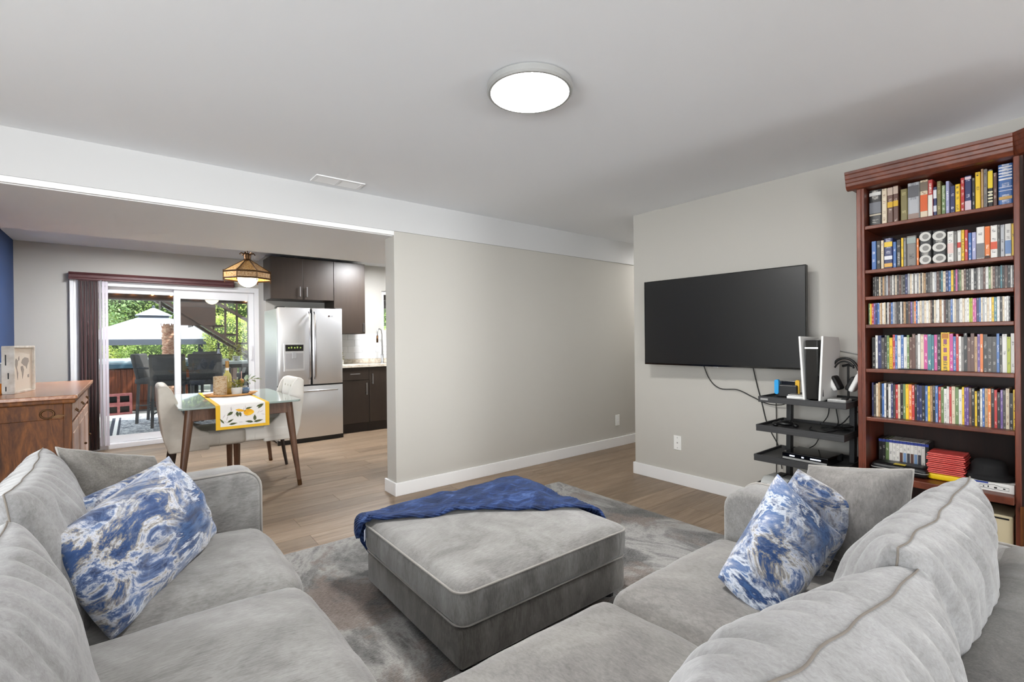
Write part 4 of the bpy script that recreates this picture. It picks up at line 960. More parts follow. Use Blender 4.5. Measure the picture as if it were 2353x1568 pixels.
# ================================================================== dining set
tb = thing('dining_table', 'walnut dining table with glossy glass-like top and splayed legs', 'table', (.69, 4.87, 0))
MB().prism(rrect(.425, .625, .05, 6), .722, .737, 'XY').build('table_top', mat('table_glass', (146, 160, 154), .14, spec=.8, coat=.6), tb, bevel=.003)  # greenish sky reflection put into the base colour of the top
a_ = MB().box(-.335, .335, -.535, -.515, .625, .722).box(-.335, .335, .515, .535, .625, .722).box(-.335, -.315, -.515, .515, .625, .722).box(.315, .335, -.515, .515, .625, .722)
a_.build('apron', 'walnut', tb, bevel=.003)
for sx in (-1, 1):
    for sy in (-1, 1):
        l_ = MB().tube([(sx*.425, sy*.545, 0), (sx*.421, sy*.541, .035), (sx*.345, sy*.505, .722)], [.015, .016, .034], 16).build('leg', 'walnut', tb, smooth=False, auto=.8)
        MB().tube([(sx*.425, sy*.545, 0), (sx*.4195, sy*.5435, .05)], .0175, 16).build('foot_cap', 'metal_bronze', l_)
def dining_chair(label, loc, rz, mt, tuft):
    t = thing('dining_chair', label, 'chair', loc, rz, 'dining chairs')
    # local x: forward; back at x=0
    wing = [(-.015, .335), (.26, .335), (.265, .475), (.20, .50), (.135, .56), (.085, .65), (.045, .75), (.01, .84), (-.02, .878), (-.06, .882), (-.085, .865), (-.08, .70), (-.05, .45)]
    for s in (-1, 1):
        MB().prism(wing, s*.245, s*.205).build('side_wing', mt, t, bevel=.014, seg=3, auto=.7)
    bk = [(-.015, .335), (.035, .335), (.045, .50), (.02, .66), (-.01, .86), (-.03, .885), (-.07, .885), (-.086, .865), (-.08, .70), (-.05, .45)]
    b_ = MB().prism(bk, -.207, .207).build('backrest', mt, t, bevel=.012, seg=3, auto=.7)
    rbox(.262, .245, .062, .03, 12, .012, .004).xf(Matrix.Translation((.268, 0, .415))).build('seat', mt, t, smooth=True)
    welt([(.33, y_, z_) for y_, z_ in ((-.247, .36), (-.249, .41), (-.243, .47), (-.2, .486), (.2, .486), (.243, .47), (.249, .41), (.247, .36))], .0025, t, 'seat_seam', mt)
    if tuft:
        for z_ in (.60, .71, .81):
            for y_ in (-.1, 0, .1): MB().sphere((.048-(z_-.5)*.17, y_, z_), .013, 10, 6, .6).build('tuft_button', 'chair_leather', b_, smooth=True)
    for x_, y_, bx in ((.47, -.2, 0), (.47, .2, 0), (.02, -.2, -.05), (.02, .2, -.05)):
        MB().tube([(x_+bx, y_, 0), (x_+bx*.5, y_, .15), (x_, y_, .345)], [.013, .016, .020], 4).build('leg', 'walnut' if bx == 0 else 'cab_toe', t)
    return t
dining_chair('pale leather dining chair at the patio end of the table', (.24, 4.905, 0), 0, 'chair_leather', False)
dining_chair('cream tufted dining chair in front of the refrigerator', (1.17, 4.93, 0), math.pi, 'chair_leather_glare', True)

# runner
rn = thing('table_runner', 'white lemon print table runner with yellow border', 'table runner', (.70, 0, 0))
mat('runner_white', (230, 226, 222), .85, bump=.1, bscale=400, bdist=.001)
def strip(x0, x1, z0, z1, yb, off, name, mt):
    pts = [(5.44, .7385), (4.9, .7385), (4.30, .7385), (4.245, .737), (4.238, .725), (4.236, z0)]
    mb = MB()
    for k, (y_, z_) in enumerate(pts):
        n_ = (0, 0, off) if k < 3 else ((0, -off*.7, off*.7) if k == 3 else (0, -off, 0))
        sl = -.09*(5.0-y_) if False else 0
        mb.v += [(x0+sl, y_+n_[1], z_+n_[2]), (x1+sl, y_+n_[1], z_+n_[2])]
    mb.f += [(2*k, 2*k+1, 2*k+3, 2*k+2) for k in range(len(pts)-1)]
    o = mb.build(name, mt, rn); s_ = o.modifiers.new('thickness', 'SOLIDIFY'); s_.thickness = .0015; s_.offset = 1; return o
strip(-.205, .165, .553, 0, 0, .000, 'border', 'yellow_cloth')
strip(-.175, .135, .575, 0, 0, .002, 'cloth', 'runner_white')
def flat(name, poly, mt, y=4.2315):
    MB().prism(poly, y-.0006, y).build(name, mt, rn)
def leaf(cx, cz, L_, w_, ang):
    c_, s_ = math.cos(ang), math.sin(ang); P_ = [(0, 0), (.3, .5), (.6, .45), (1, 0), (.6, -.45), (.3, -.5)]
    return [(cx+(u*L_)*c_-(v_*w_)*s_, cz+(u*L_)*s_+(v_*w_)*c_) for u, v_ in P_]
flat('lemon_print', [(.015+.034*math.cos(a*.3307)*(1.15 if math.cos(a*.3307) > .8 else 1), .672+.026*math.sin(a*.3307)) for a in range(19)], 'lemon')
flat('lemon_print', leaf(-.075, .70, .075, .02, -.25), 'lemon')
for a in ((-.09, .685, .05, .022, 3.7), (-.065, .685, .045, .020, 4.9), (-.045, .68, .04, .016, 4.9), (-.005, .70, .05, .014, .2), (.07, .71, .06, .016, .35), (.08, .695, .05, .014, .6), (-.13, .605, .05, .014, .5), (-.12, .59, .06, .016, .1), (-.15, .60, .05, .012, 2.2), (.06, .60, .05, .022, 1.6), (.05, .592, .07, .018, .15), (.05, .592, .06, .018, 2.95)):
    flat('leaf_print', leaf(*a), 'leaf_print')
rg = random.Random(8)
for i in range(16):
    flat('sprig_print', leaf(rg.uniform(-.16, .12), rg.uniform(.585, .72), rg.uniform(.03, .05), .004, rg.uniform(0, 6.28)), 'line_print', 4.2322)
# tray and things on the table
ty = thing('serving_tray', 'oval wooden serving tray on the lemon runner', 'tray', (.70, 4.97, .7425))
MB().lathe([(.0001, 0), (.17, 0), (.20, .006), (.205, .02), (.195, .02), (.185, .009), (.0001, .008)], 40, squash=.72).build('body', 'tray_wood', ty, smooth=False, auto=.5)
for s in (-1, 1): MB().box(s*.185-.03, s*.185+.03, -.03, .03, .018, .024).build('handle', 'tray_wood', ty, bevel=.003)
def birch():
    k = NT('birch_bark'); k.set(Roughness=.8)
    v_ = k.coord((1, 1, 2.6)); a = k.noise(v_, 26, 5, .7, 1.5)
    k.base(k.ramp(a, [(.32, (112, 78, 50)), (.44, (176, 140, 100)), (.54, (206, 186, 156)), (.66, (170, 150, 130))])); k.bump(a, .5, .01); M['birch_bark'] = k.m
birch()
lv = thing('birch_vase', 'birch bark cylinder candle holder on the tray', 'candle holder', (.612, 4.93, .7505))
MB().lathe([(.052, 0), (.054, .07), (.052, .14), (.053, .17), (.045, .17), (.044, .12), (.0001, .12)], 28).build('body', 'birch_bark', lv, smooth=False, auto=.7)
MB().lathe([(.04, .12), (.04, .15), (.0001, .152)], 20).build('candle', mat('wax', (214, 180, 120), .5), lv)
wb_ = thing('wine_bottle', 'pale yellow wine bottle behind the birch holder', 'bottle', (.685, 5.05, .7505))
MB().lathe([(.034, 0), (.036, .01), (.036, .15), (.030, .178), (.015, .20), (.0145, .215)], 24).build('glass', 'bottle', wb_, smooth=True)
MB().lathe([(.0150, .215), (.0152, .235), (.0152, .238)], 20).build('label_collar', 'runner_white', wb_); MB().lathe([(.0150, .238), (.0148, .30), (.0001, .301)], 20).build('foil_neck', 'bottle_neck', wb_)
pl = thing('table_planter', 'small white pot of yellow green leaves on the tray', 'plant', (.742, 4.93, .7505))
MB().lathe([(.038, 0), (.044, .03), (.046, .065), (.040, .065), (.038, .05), (.0001, .05)], 24).build('pot', 'planter', pl, smooth=False, auto=.6)
rg = random.Random(4)
def leaf3(p, d, L_, w_):
    d = Vector(d).normalized(); s_ = d.cross(Vector((.1, .2, 1))).normalized()*w_; n_ = s_.cross(d).normalized()*w_*.3
    return [p, p+d*L_*.35+s_+n_, p+d*L_*.75+s_*.7+n_, p+d*L_, p+d*L_*.75-s_*.7+n_, p+d*L_*.35-s_+n_], [(0, 1, 2, 3), (0, 3, 4, 5)]
for i in range(34):
    a = rg.uniform(0, 6.28); p = Vector((.03*math.cos(a)*rg.random(), .03*math.sin(a)*rg.random(), rg.uniform(.055, .12)))
    mb = MB().add(*leaf3(p, (math.cos(a), math.sin(a), rg.uniform(-.1, .9)), rg.uniform(.03, .055), rg.uniform(.010, .016))); mb.build('leaf', 'plant_leaf', pl, smooth=True)
st_ = [(.02, 0, .05), (.06, 0, .11), (.11, .0, .135), (.15, .0, .13)]
MB().tube(st_, .002, 5).build('stem', 'plant_leaf', pl)
for x_, z_, d_, L_ in ((.07, .12, (.2, -.3, .9), .06), (.09, .125, (.5, .2, .9), .065), (.11, .13, (.8, -.4, .6), .06), (.13, .13, (1, .2, .1), .06), (.12, .125, (.7, .4, -.5), .05), (.08, .115, (.3, -.5, -.4), .05), (.15, .13, (1, 0, -.1), .06)):
    MB().add(*leaf3(Vector((x_, 0, z_)), d_, L_, .018)).build('leaf', 'plant_leaf_pale', pl, smooth=True)
bb_ = thing('blue_jar', 'small blue grey glass jar on the tray', 'jar', (.82, 5.0, .7505)); MB().lathe([(.025, 0), (.036, .02), (.036, .045), (.024, .055), (.02, .055)], 20).build('body', 'blue_glass', bb_, smooth=True); MB().lathe([(.021, .055), (.022, .068), (.0001, .07)], 16).build('lid', 'metal_steel', bb_)
tp = thing('taper_candle', 'thin pink stick in a round wooden holder', 'candle', (.80, 5.06, .7505)); MB().sphere((0, 0, .11), .022, 12, 8).build('holder', 'tray_wood', tp, smooth=True); MB().lathe([(.02, 0), (.006, .01), (.006, .10)], 12).build('foot', 'tray_wood', tp); MB().tube([(0, 0, .12), (0, 0, .20)], .003, 8).build('stick', mat('stick_pink', (214, 170, 160), .6), tp)

# pendant lamp
pd = thing('pendant_lamp', 'bronze and amber glass pendant lamp with white globe', 'lamp', (.99, 5.82, 0))
ZB = 1.885
MB().tube([(0, 0, 2.33), (.0, 0, 2.27), (.002, 0, 2.21), (0, 0, 2.18)], .005, 6).build('chain', 'metal_bronze', pd)
MB().lathe([(.06, 2.33), (.055, 2.315), (.01, 2.305)], 20).build('ceiling_canopy', 'metal_bronze', pd)
MB().lathe([(.03, 2.18), (.038, 2.165), (.034, 2.12), (.05, 2.095), (.02, 2.09)], 16).build('neck', 'metal_bronze', pd)
for k in range(6):
    a = k*math.pi/3
    MB().tube([(.02*math.cos(a), .02*math.sin(a), 2.165), (.06*math.cos(a), .06*math.sin(a), 2.185), (.075*math.cos(a), .075*math.sin(a), 2.165)], .006, 6).build('finial_leaf', 'metal_bronze', pd)
n = 8; R0, R1 = .045, .235
for k in range(n):
    a0, a1 = 2*math.pi*k/n+.2, 2*math.pi*(k+1)/n+.2
    c0, s0, c1_, s1 = math.cos(a0), math.sin(a0), math.cos(a1), math.sin(a1)
    MB().add([(R0*c0, R0*s0, 2.10), (R0*c1_, R0*s1, 2.10), (R1*c1_, R1*s1, 1.975), (R1*c0, R1*s0, 1.975)], [(0, 1, 2, 3)]).build('shade_panel', 'amber_glass', pd).modifiers.new('t', 'SOLIDIFY').thickness = .003
    MB().add([(R1*c0, R1*s0, 1.962), (R1*c1_, R1*s1, 1.962), (R1*c1_, R1*s1, 1.905), (R1*c0, R1*s0, 1.905)], [(0, 1, 2, 3)]).build('rim_panel', 'amber_glass', pd).modifiers.new('t', 'SOLIDIFY').thickness = .003
    MB().bar((R0*c0, R0*s0, 2.10), ((R1+.003)*c0, (R1+.003)*s0, 1.975), .008).bar(((R1+.004)*c0, (R1+.004)*s0, 1.985), ((R1+.004)*c0, (R1+.004)*s0, 1.87), .008).build('rib', 'metal_bronze', pd)
for z_ in (1.968, 1.90):
    MB().tube([((R1+.003)*math.cos(2*math.pi*k/n+.2), (R1+.003)*math.sin(2*math.pi*k/n+.2), z_) for k in range(n)], .009, 4, closed=True).build('rim_band', 'metal_bronze', pd)
MB().sphere((0, 0, 1.915), .098, 28, 18).build('globe', 'lamp_glass', pd, smooth=True)

# ================================================================== curtain, valance, sideboard
vl = thing('door_valance', 'dark maroon wooden valance above the sliding door', 'valance', (0, 0, 0))
MB().prism([(7.25, 2.02), (7.16, 2.022), (7.15, 2.005), (7.16, 1.995), (7.16, 1.965), (7.15, 1.955), (7.15, 1.938), (7.25, 1.938)], -.535, 1.06, 'YZ').build('board', 'valance', vl, bevel=.002)
def pleats(name, label, cat, x0, x1, y, z0, z1, n, amp, mt):
    mb = MB(); N = n*8
    for i in range(N+1):
        t = i/N; x_ = x0+(x1-x0)*t; y_ = y+amp*math.sin(t*n*2*math.pi)
        mb.v += [(x_+.008*math.sin(i*1.3), y_, z0), (x_, y_*1, z1)]
    mb.f += [(2*i, 2*i+2, 2*i+3, 2*i+1) for i in range(N)]
    o = mb.build(name, mt, None, smooth=True); s_ = o.modifiers.new('t', 'SOLIDIFY'); s_.thickness = .004
    tag(o, label, cat); MB().box(x0, x1, y-.012, y+.012, z1, z1+.012).build('heading_tape', mt, o); return o
pleats('curtain', 'dark maroon pleated curtain drawn to the left of the sliding door', 'curtain', -.455, -.29, 7.17, .02, 1.925, 6, .018, 'curtain_dark')
for i in range(3):
    s_ = tag(MB().box(-.285+.028*i, -.260+.028*i, 7.175, 7.181, .05, 1.93).build('blind_slat', 'sheer'), ['pale blind slat next to the maroon curtain', 'middle pale blind slat by the sliding door', 'pale blind slat nearest the door glass'][i], 'blind', 'vertical blind slats by the door')
    MB().box(-.276+.028*i, -.268+.028*i, 7.172, 7.184, 1.93, 1.937).build('clip', 'plastic_white', s_)
wd_ = cable([(-.262, 7.13, 1.94), (-.262, 7.125, 1.2), (-.26, 7.125, .6), (-.25, 7.125, .12), (-.243, 7.125, .06)], .004, 'thin dark pull cord hanging by the curtain', 'lamp_rim')

hu = thing('sideboard', 'rustic brown wooden sideboard with drawers behind the left sofa', 'sideboard', (-.62, 4.97, 0))
hx, hy = .345, .81
MB().prism(rrect(hx, hy, .01, 2), .868, .893, 'XY').build('top_board', 'hutch_top', hu, bevel=.004)
MB().box(-hx+.01, hx-.01, -hy+.01, hy-.01, .84, .868).build('top_moulding', 'hutch_wood', hu, bevel=.008)
MB().box(-hx+.04, hx-.05, -hy+.05, hy-.05, .09, .84).build('carcass', 'hutch_wood', hu)
for sx in (-hx+.03, hx-.07):
    for sy in (-hy+.03, hy-.07): MB().box(sx, sx+.04, sy, sy+.04, 0, .84).build('corner_post', 'hutch_wood', hu, bevel=.004)
MB().box(-hx+.07, hx-.07, -hy+.035, -hy+.05, .74, .84).build('side_rail', 'hutch_wood', hu, bevel=.004)
MB().box(-hx+.07, hx-.07, -hy+.035, -hy+.05, .06, .15).build('side_rail', 'hutch_wood', hu, bevel=.004)
MB().box(-hx+.07, hx-.07, -hy+.043, -hy+.05, .15, .74).build('side_board', 'hutch_wood', hu)
xf_ = hx-.05
for k in range(3):
    y0, y1 = -hy+.085+k*.485, -hy+.085+k*.485+.465
    dr_ = MB().box(xf_, xf_+.018, y0, y1, .715, .825).build('drawer', 'hutch_front', hu, bevel=.004)
    MB().tube([(xf_+.018, (y0+y1)/2-.03, .775), (xf_+.035, (y0+y1)/2-.03, .755), (xf_+.035, (y0+y1)/2+.03, .755), (xf_+.018, (y0+y1)/2+.03, .775)], .004, 6).build('pull', 'metal_bronze', dr_)
    do_ = MB().box(xf_, xf_+.018, y0, y1, .10, .69).build('door', 'hutch_front', hu, bevel=.004)
    MB().box(xf_+.012, xf_+.021, y0+.06, y1-.06, .16, .63).build('raised_panel', 'hutch_front', do_, bevel=.006)
    MB().sphere((xf_+.03, y1-.03, .42), .010, 10, 6).build('knob', 'metal_bronze', do_)
rp = MB().tube([(.20+.032*math.cos(a*.5236), -hy+.03, .778+.028*math.sin(a*.5236)) for a in range(12)], .005, 6, closed=True).build('ring_handle', 'metal_bronze', hu, smooth=True)
MB().prism([(.215, .757), (.25, .772), (.29, .764), (.25, .748)], -hy+.026, -hy+.036).build('ring_plate', 'metal_bronze', hu)
mb_ = thing('map_frame', 'white distressed box frame with grey world map on the sideboard', 'picture', (-.585, 4.67, .8935), math.radians(-12))
fw, fh, fd = .155, .318, .05
MB().box(-fd, .012, -fw, fw, 0, .012).box(-fd, .012, -fw, fw, fh-.012, fh).box(-fd, .012, -fw, -fw+.012, .012, fh-.012).box(-fd, .012, fw-.012, fw, .012, fh-.012).build('frame', mat('frame_white', (226, 222, 214), .6, c2=(196, 188, 176), scale=14), mb_, bevel=.002)
MB().box(-fd+.005, -.002, -fw+.012, fw-.012, .012, fh-.012).build('map_panel', mat('map_paper', (214, 204, 190), .8), mb_)
for poly in ([(-.175, .20), (-.15, .225), (-.115, .21), (-.12, .18), (-.135, .16), (-.125, .14), (-.11, .12), (-.12, .07), (-.13, .09), (-.14, .14), (-.16, .165)], [(-.11, .225), (-.09, .24), (-.085, .215), (-.1, .205)], [(-.05, .19), (-.03, .215), (.02, .23), (.09, .222), (.10, .20), (.07, .17), (.055, .145), (.035, .165), (.0, .17), (-.02, .18)], [(-.06, .165), (-.02, .168), (.0, .14), (-.015, .10), (-.03, .075), (-.04, .12), (-.06, .145)], [(.07, .10), (.10, .105), (.10, .08), (.075, .08)]):
    MB().prism([(a*.75+.02, b*.95+.02) for a, b in poly], -.002, -.0012, 'YZ').build('map_shape', mat('map_grey', (150, 142, 134), .8) if 'map_grey' not in M else 'map_grey', mb_)
for x_, z0, z1 in ((-.03, .19, .26), (-.018, .10, .14), (-.03, .02, .05)): MB().box(x_-.003, x_+.003, -fw-.0006, -fw+.001, z0, z1).build('paint_chip', 'plastic_black', mb_)
tr_ = thing('paper_roll', 'white paper roll at the left end of the sideboard', 'paper roll', (-.712, 4.86, .8935)); MB().lathe([(.045, 0), (.045, .16), (.03, .195), (.02, .2)], 20).build('roll', 'plastic_white', tr_, smooth=False, auto=.7)
oj = thing('orange_jar', 'small orange jar beside the paper roll', 'jar', (-.685, 4.60, .8935)); MB().lathe([(.032, 0), (.036, .06), (.034, .07), (.0001, .07)], 20).build('body', mat('jar_orange', (240, 140, 24), .4), oj); MB().lathe([(.03, .07), (.03, .082), (.0001, .083)], 16).build('lid', 'plastic_white', oj)
# ================================================================== outside
PZ = -.1
mat('patio', (188, 190, 186), .8, c2=(170, 172, 168), scale=5, bump=.1, bscale=80)
struct(MB().box(-8, 12, 7.40, 22, PZ-.12, PZ).build('patio_slab', 'patio'), 'pale concrete patio')
struct(MB().box(-.6, 1.45, 7.38, 7.55, PZ, -.005).build('door_step', 'patio'), 'concrete step at the sliding door')
mat('wicker', (70, 70, 72), .7, c2=(44, 44, 46), scale=160, bump=.4, bscale=200, bdist=.004)
def rug_out():
    k = NT('rug_stripe'); k.set(Roughness=.95)
    v_ = k.coord((1, 3.2, 1)); a = k.noise(v_, 5, 4, .6, 2.5)
    k.base(k.ramp(a, [(.46, (46, 56, 74)), (.50, (214, 218, 222)), (.56, (214, 218, 222)), (.60, (46, 56, 74))], 'LINEAR')); M['rug_stripe'] = k.m
rug_out()
rr_ = thing('outdoor_rug', 'navy and white patterned outdoor rug outside the sliding door', 'rug', (0, 0, 0))
MB().box(-.16, 1.9, 8.65, 10.9, PZ, PZ+.006).build('field', 'rug_stripe', rr_)
MB().box(-.27, -.225, 8.6, 10.95, PZ, PZ+.007).box(-.18, -.15, 8.6, 10.95, PZ, PZ+.0075).build('border_dark', mat('rug_navy', (40, 48, 64), .95), rr_); MB().box(-.225, -.18, 8.6, 10.95, PZ, PZ+.007).build('border_light', mat('rug_white', (224, 224, 222), .95), rr_)
# hot tub
ht = thing('hot_tub', 'square hot tub with brown slatted sides and teal rim', 'hot tub', (0, 12.9, PZ))
MB().box(-1.2, .95, -.98, 1.0, 0, .84).build('core', 'deck_brown', ht)
sl = MB().box(0, .083, -.018, 0, .02, .82).mesh('slat', bevel=.003, seg=1); sl.materials.append(M['tub_wood'])
x_ = -1.2
while x_ < .92:
    o = obj('slat', sl, None, ht); o.location = (x_, -.98, 0); x_ += .0865
for i in range(11):
    o = obj('slat', sl, None, ht); o.location = (.95, -.98+.0865*i, 0); o.rotation_euler = (0, 0, math.pi/2)
MB().prism(rrect(1.14, 1.06, .08, 4), .84, .93, 'XY').xf(Matrix.Translation((-.125, 0, 0))).build('rim', mat('tub_rim', (64, 92, 108), .3), ht, bevel=.012)
MB().prism(rrect(1.10, 1.02, .08, 4), .93, .985, 'XY').xf(Matrix.Translation((-.125, .06, 0))).build('cover', mat('tub_cover', (190, 206, 212), .4), ht, bevel=.012)
# concrete blocks
def block(z, label):
    t = thing('concrete_block', label, 'block', (-.2, 11.55, z), .05, 'red blocks by the hot tub')
    m_ = mat('block_red', (150, 84, 84), .9, c2=(176, 110, 108), scale=20) if 'block_red' not in M else 'block_red'
    b_ = MB()
    for a in ((-.2, .2, -.1, .1, 0, .035), (-.2, .2, -.1, .1, .155, .19)): b_.box(*a)
    for x0 in (-.2, -.02, .16): b_.box(x0, x0+.04, -.1, .1, .035, .155)
    b_.build('shell', m_, t); MB().box(-.16, .16, .02, .03, .035, .155).build('cavity_back', 'plastic_black', t)
block(PZ, 'lower of two stacked red concrete blocks by the hot tub'); block(PZ+.191, 'upper of two stacked red concrete blocks by the hot tub')
# bar chairs (local: faces +x)
def bar_chair(label, loc, rz):
    t = thing('bar_chair', label, 'chair', loc, rz, 'wicker bar chairs on the patio')
    for x_, y_ in ((.2, -.2), (.2, .2), (-.2, -.2), (-.2, .2)):
        MB().bar((x_*1.1, y_*1.05, 0), (x_*.95, y_, .68), .035).build('leg', 'stand_black', t)
    for z_ in (.22, .30):
        MB().bar((-.21, -.2, z_), (.21, -.2, z_), .02).build('stretcher', 'stand_black', t); MB().bar((-.21, .2, z_), (.21, .2, z_), .02).build('stretcher', 'stand_black', t)
    rbox(.24, .24, .05, .03, 8).xf(Matrix.Translation((0, 0, .70))).build('seat', 'wicker', t, smooth=True)
    MB().prism([(-.21, .70), (-.16, .70), (-.23, 1.14), (-.28, 1.15), (-.30, 1.12)], -.235, .235).build('backrest', 'wicker', t, bevel=.012, auto=.7)
    for s in (-1, 1): MB().tube([(-.2, s*.23, .92), (.12, s*.23, .90), (.16, s*.23, .72)], .018, 8).build('armrest', 'wicker', t)
bar_chair('dark wicker bar chair turned sideways by the hot tub', (.34, 10.05, PZ), math.radians(-22))
bar_chair('dark wicker bar chair seen from behind left of the door post', (.50, 9.40, PZ), math.radians(75))
bar_chair('dark wicker bar chair behind the dining table wares', (1.02, 9.2, PZ), math.radians(65))
bar_chair('dark wicker bar chair on the far side of the outdoor table', (1.15, 10.75, PZ), math.radians(-90))
bar_chair('dark wicker bar chair at the right end of the outdoor table', (1.80, 10.2, PZ), math.radians(180))
ot_ = thing('outdoor_table', 'white topped bar-height outdoor table beyond the glass door', 'table', (1.28, 9.85, PZ))
MB().prism(rrect(.50, .35, .02, 3), .945, .985, 'XY').build('table_top', mat('out_top', (206, 214, 214), .3), ot_, bevel=.004)
for sx in (-.44, .44):
    for sy in (-.3, .3): MB().bar((sx, sy, 0), (sx, sy, .945), .05).build('leg', 'wicker', ot_)
MB().box(-.46, .46, -.32, .32, .88, .945).build('apron', 'wicker', ot_)
tr2 = thing('outdoor_tray', 'white tray on the outdoor table', 'tray', (1.17, 9.72, PZ+.985)); MB().box(-.16, .16, -.1, .1, 0, .012).box(-.16, .16, -.1, -.088, .012, .05).box(-.16, .16, .088, .1, .012, .05).box(-.16, -.148, -.088, .088, .012, .05).box(.148, .16, -.088, .088, .012, .05).build('body', 'plastic_white', tr2)
dc = thing('outdoor_decanter', 'clear bottle with dark purple drink on the white tray', 'bottle', (1.19, 9.72, PZ+.9975)); MB().lathe([(.05, 0), (.055, .05), (.05, .1), (.018, .15), (.016, .2), (.02, .21)], 20).build('glass', mat('decanter', (196, 196, 214), .1), dc, smooth=True); MB().lathe([(.04, .212), (.012, .24), (.026, .29), (.0001, .33)], 16).build('stopper', mat('dark_purple', (44, 32, 56), .3), dc, smooth=True); MB().lathe([(.0555, .01), (.0562, .055), (.052, .07)], 20).build('drink', 'dark_purple', dc, smooth=True)
pt = thing('patio_planter', 'leafy green plant on the outdoor table beside the tray', 'plant', (1.48, 9.85, PZ+.985)); MB().lathe([(.05, 0), (.07, .09), (.06, .09)], 16).build('pot', 'planter', pt)
def leaves(n, fn, size, rg, up=.3):
    mb = MB()
    for i in range(n):
        p, nr = fn(rg); d = Vector((rg.gauss(0, 1), rg.gauss(0, 1), rg.gauss(0, 1)+up)); d = (d + nr*.6).normalized(); s_ = d.cross(Vector((rg.gauss(0, 1), rg.gauss(0, 1), rg.gauss(0, 1)))).normalized()
        L_ = size*rg.uniform(.6, 1.4); o = len(mb.v); mb.v += [tuple(p), tuple(p+d*L_*.5+s_*L_*.28), tuple(p+d*L_), tuple(p+d*L_*.5-s_*L_*.28)]; mb.f.append((o, o+1, o+2, o+3))
    return mb
def ell(c, r):
    c = Vector(c)
    def f(rg):
        v_ = Vector((rg.gauss(0, 1), rg.gauss(0, 1), rg.gauss(0, 1))).normalized(); k_ = rg.uniform(.78, 1.04)*(1+.25*noise.noise(v_*2.5+c))
        return Vector((c.x+v_.x*r[0]*k_, c.y+v_.y*r[1]*k_, c.z+v_.z*r[2]*k_)), v_
    return f
rg = random.Random(21)
o = leaves(160, ell((0, 0, .16), (.12, .1, .12)), .05, rg).build('foliage', 'plant_leaf', pt, merge=False); o['kind'] = 'stuff'
def leafmat(name, a, b_, c_):
    k = NT(name); k.set(Roughness=.55, Specular_IOR_Level=.3); gi = k.n('ShaderNodeNewGeometry')
    k.base(k.ramp(gi.outputs['Random Per Island'], [(0, a), (.5, b_), (1, c_)])); k.p.inputs['Transmission Weight'].default_value = 0
    tl_ = k.n('ShaderNodeBsdfTranslucent'); tl_.inputs[0].default_value = lin(b_); mx = k.n('ShaderNodeMixShader'); mx.inputs[0].default_value = .35
    k.l(k.p.outputs[0], mx.inputs[1]); k.l(tl_.outputs[0], mx.inputs[2]); k.l(mx.outputs[0], k.out.inputs[0]); M[name] = k.m
leafmat('foliage_a', (118, 152, 72), (172, 198, 112), (212, 226, 164))
leafmat('foliage_b', (106, 144, 84), (160, 192, 132), (208, 226, 182))
leafmat('foliage_c', (138, 160, 64), (192, 206, 106), (226, 232, 168))
def bush(name, label, c, r, n, size, mt, trunk=True, group='trees and shrubs beyond the gazebo'):
    t = thing(name, label, 'tree' if trunk else 'shrub', (c[0], c[1], PZ), 0, group)
    cz = c[2]-PZ
    f = leaves(n, ell((0, 0, cz), r), size, rg).build('foliage', mt, t, merge=False); f['kind'] = 'stuff'
    mb = MB().sphere((0, 0, cz), 1, 20, 14, r[0]*.8, r[1]*.8, r[2]*.8); mb.v = [tuple(Vector(p)*(1+.0)) for p in mb.v]
    mb.build('inner_growth', mat('growth', (70, 92, 44), .9, c2=(48, 66, 32), scale=6) if 'growth' not in M else 'growth', t, smooth=True)
    MB().tube([(0, 0, 0), (.1, 0, max(.2, cz-r[2]*.5))], [.14, .09], 8).build('trunk', 'deck_brown', t)
bush('leafy_tree', 'tall pale green tree behind the left end of the gazebo roof', (-2.3, 21.5, 3.2), (2.4, 1.8, 2.3), 15000, .095, 'foliage_b')
bush('leafy_tree', 'bright green tree rising above the gazebo peak', (1.2, 23.0, 3.4), (2.6, 1.8, 2.4), 15000, .095, 'foliage_a')
bush('leafy_tree', 'yellow green tree behind the outdoor stairs', (4.6, 22.0, 3.0), (2.6, 1.8, 2.6), 15000, .095, 'foliage_c')
bush('hedge_shrub', 'round yellow green shrub below the gazebo on the left', (-1.9, 19.3, .75), (1.6, .9, .95), 9000, .065, 'foliage_c', False)
bush('hedge_shrub', 'round green shrub below the middle of the gazebo', (1.15, 19.3, .75), (1.5, .9, .95), 9000, .065, 'foliage_a', False)
bush('hedge_shrub', 'light green shrub to the right of the gazebo post', (4.2, 19.2, .85), (1.6, .9, 1.1), 9000, .065, 'foliage_b', False)
bush('clipped_shrub', 'rounded lime green shrub under the stair stringer', (2.05, 14.6, 1.35), (.62, .5, .62), 5000, .05, 'foliage_c', False)
bush('leafy_tree', 'distant green tree at the far right of the garden', (8.5, 24.0, 3.4), (3.2, 2, 2.8), 9000, .14, 'foliage_a')
bush('leafy_tree', 'distant green tree at the far left of the garden', (-6.8, 24.0, 3.4), (3.2, 2, 2.8), 9000, .14, 'foliage_b')
bush('tall_hedge', 'long green hedge closing the back of the garden', (1.0, 27.0, 1.4), (11.0, 1.2, 2.2), 16000, .16, 'foliage_c', False)
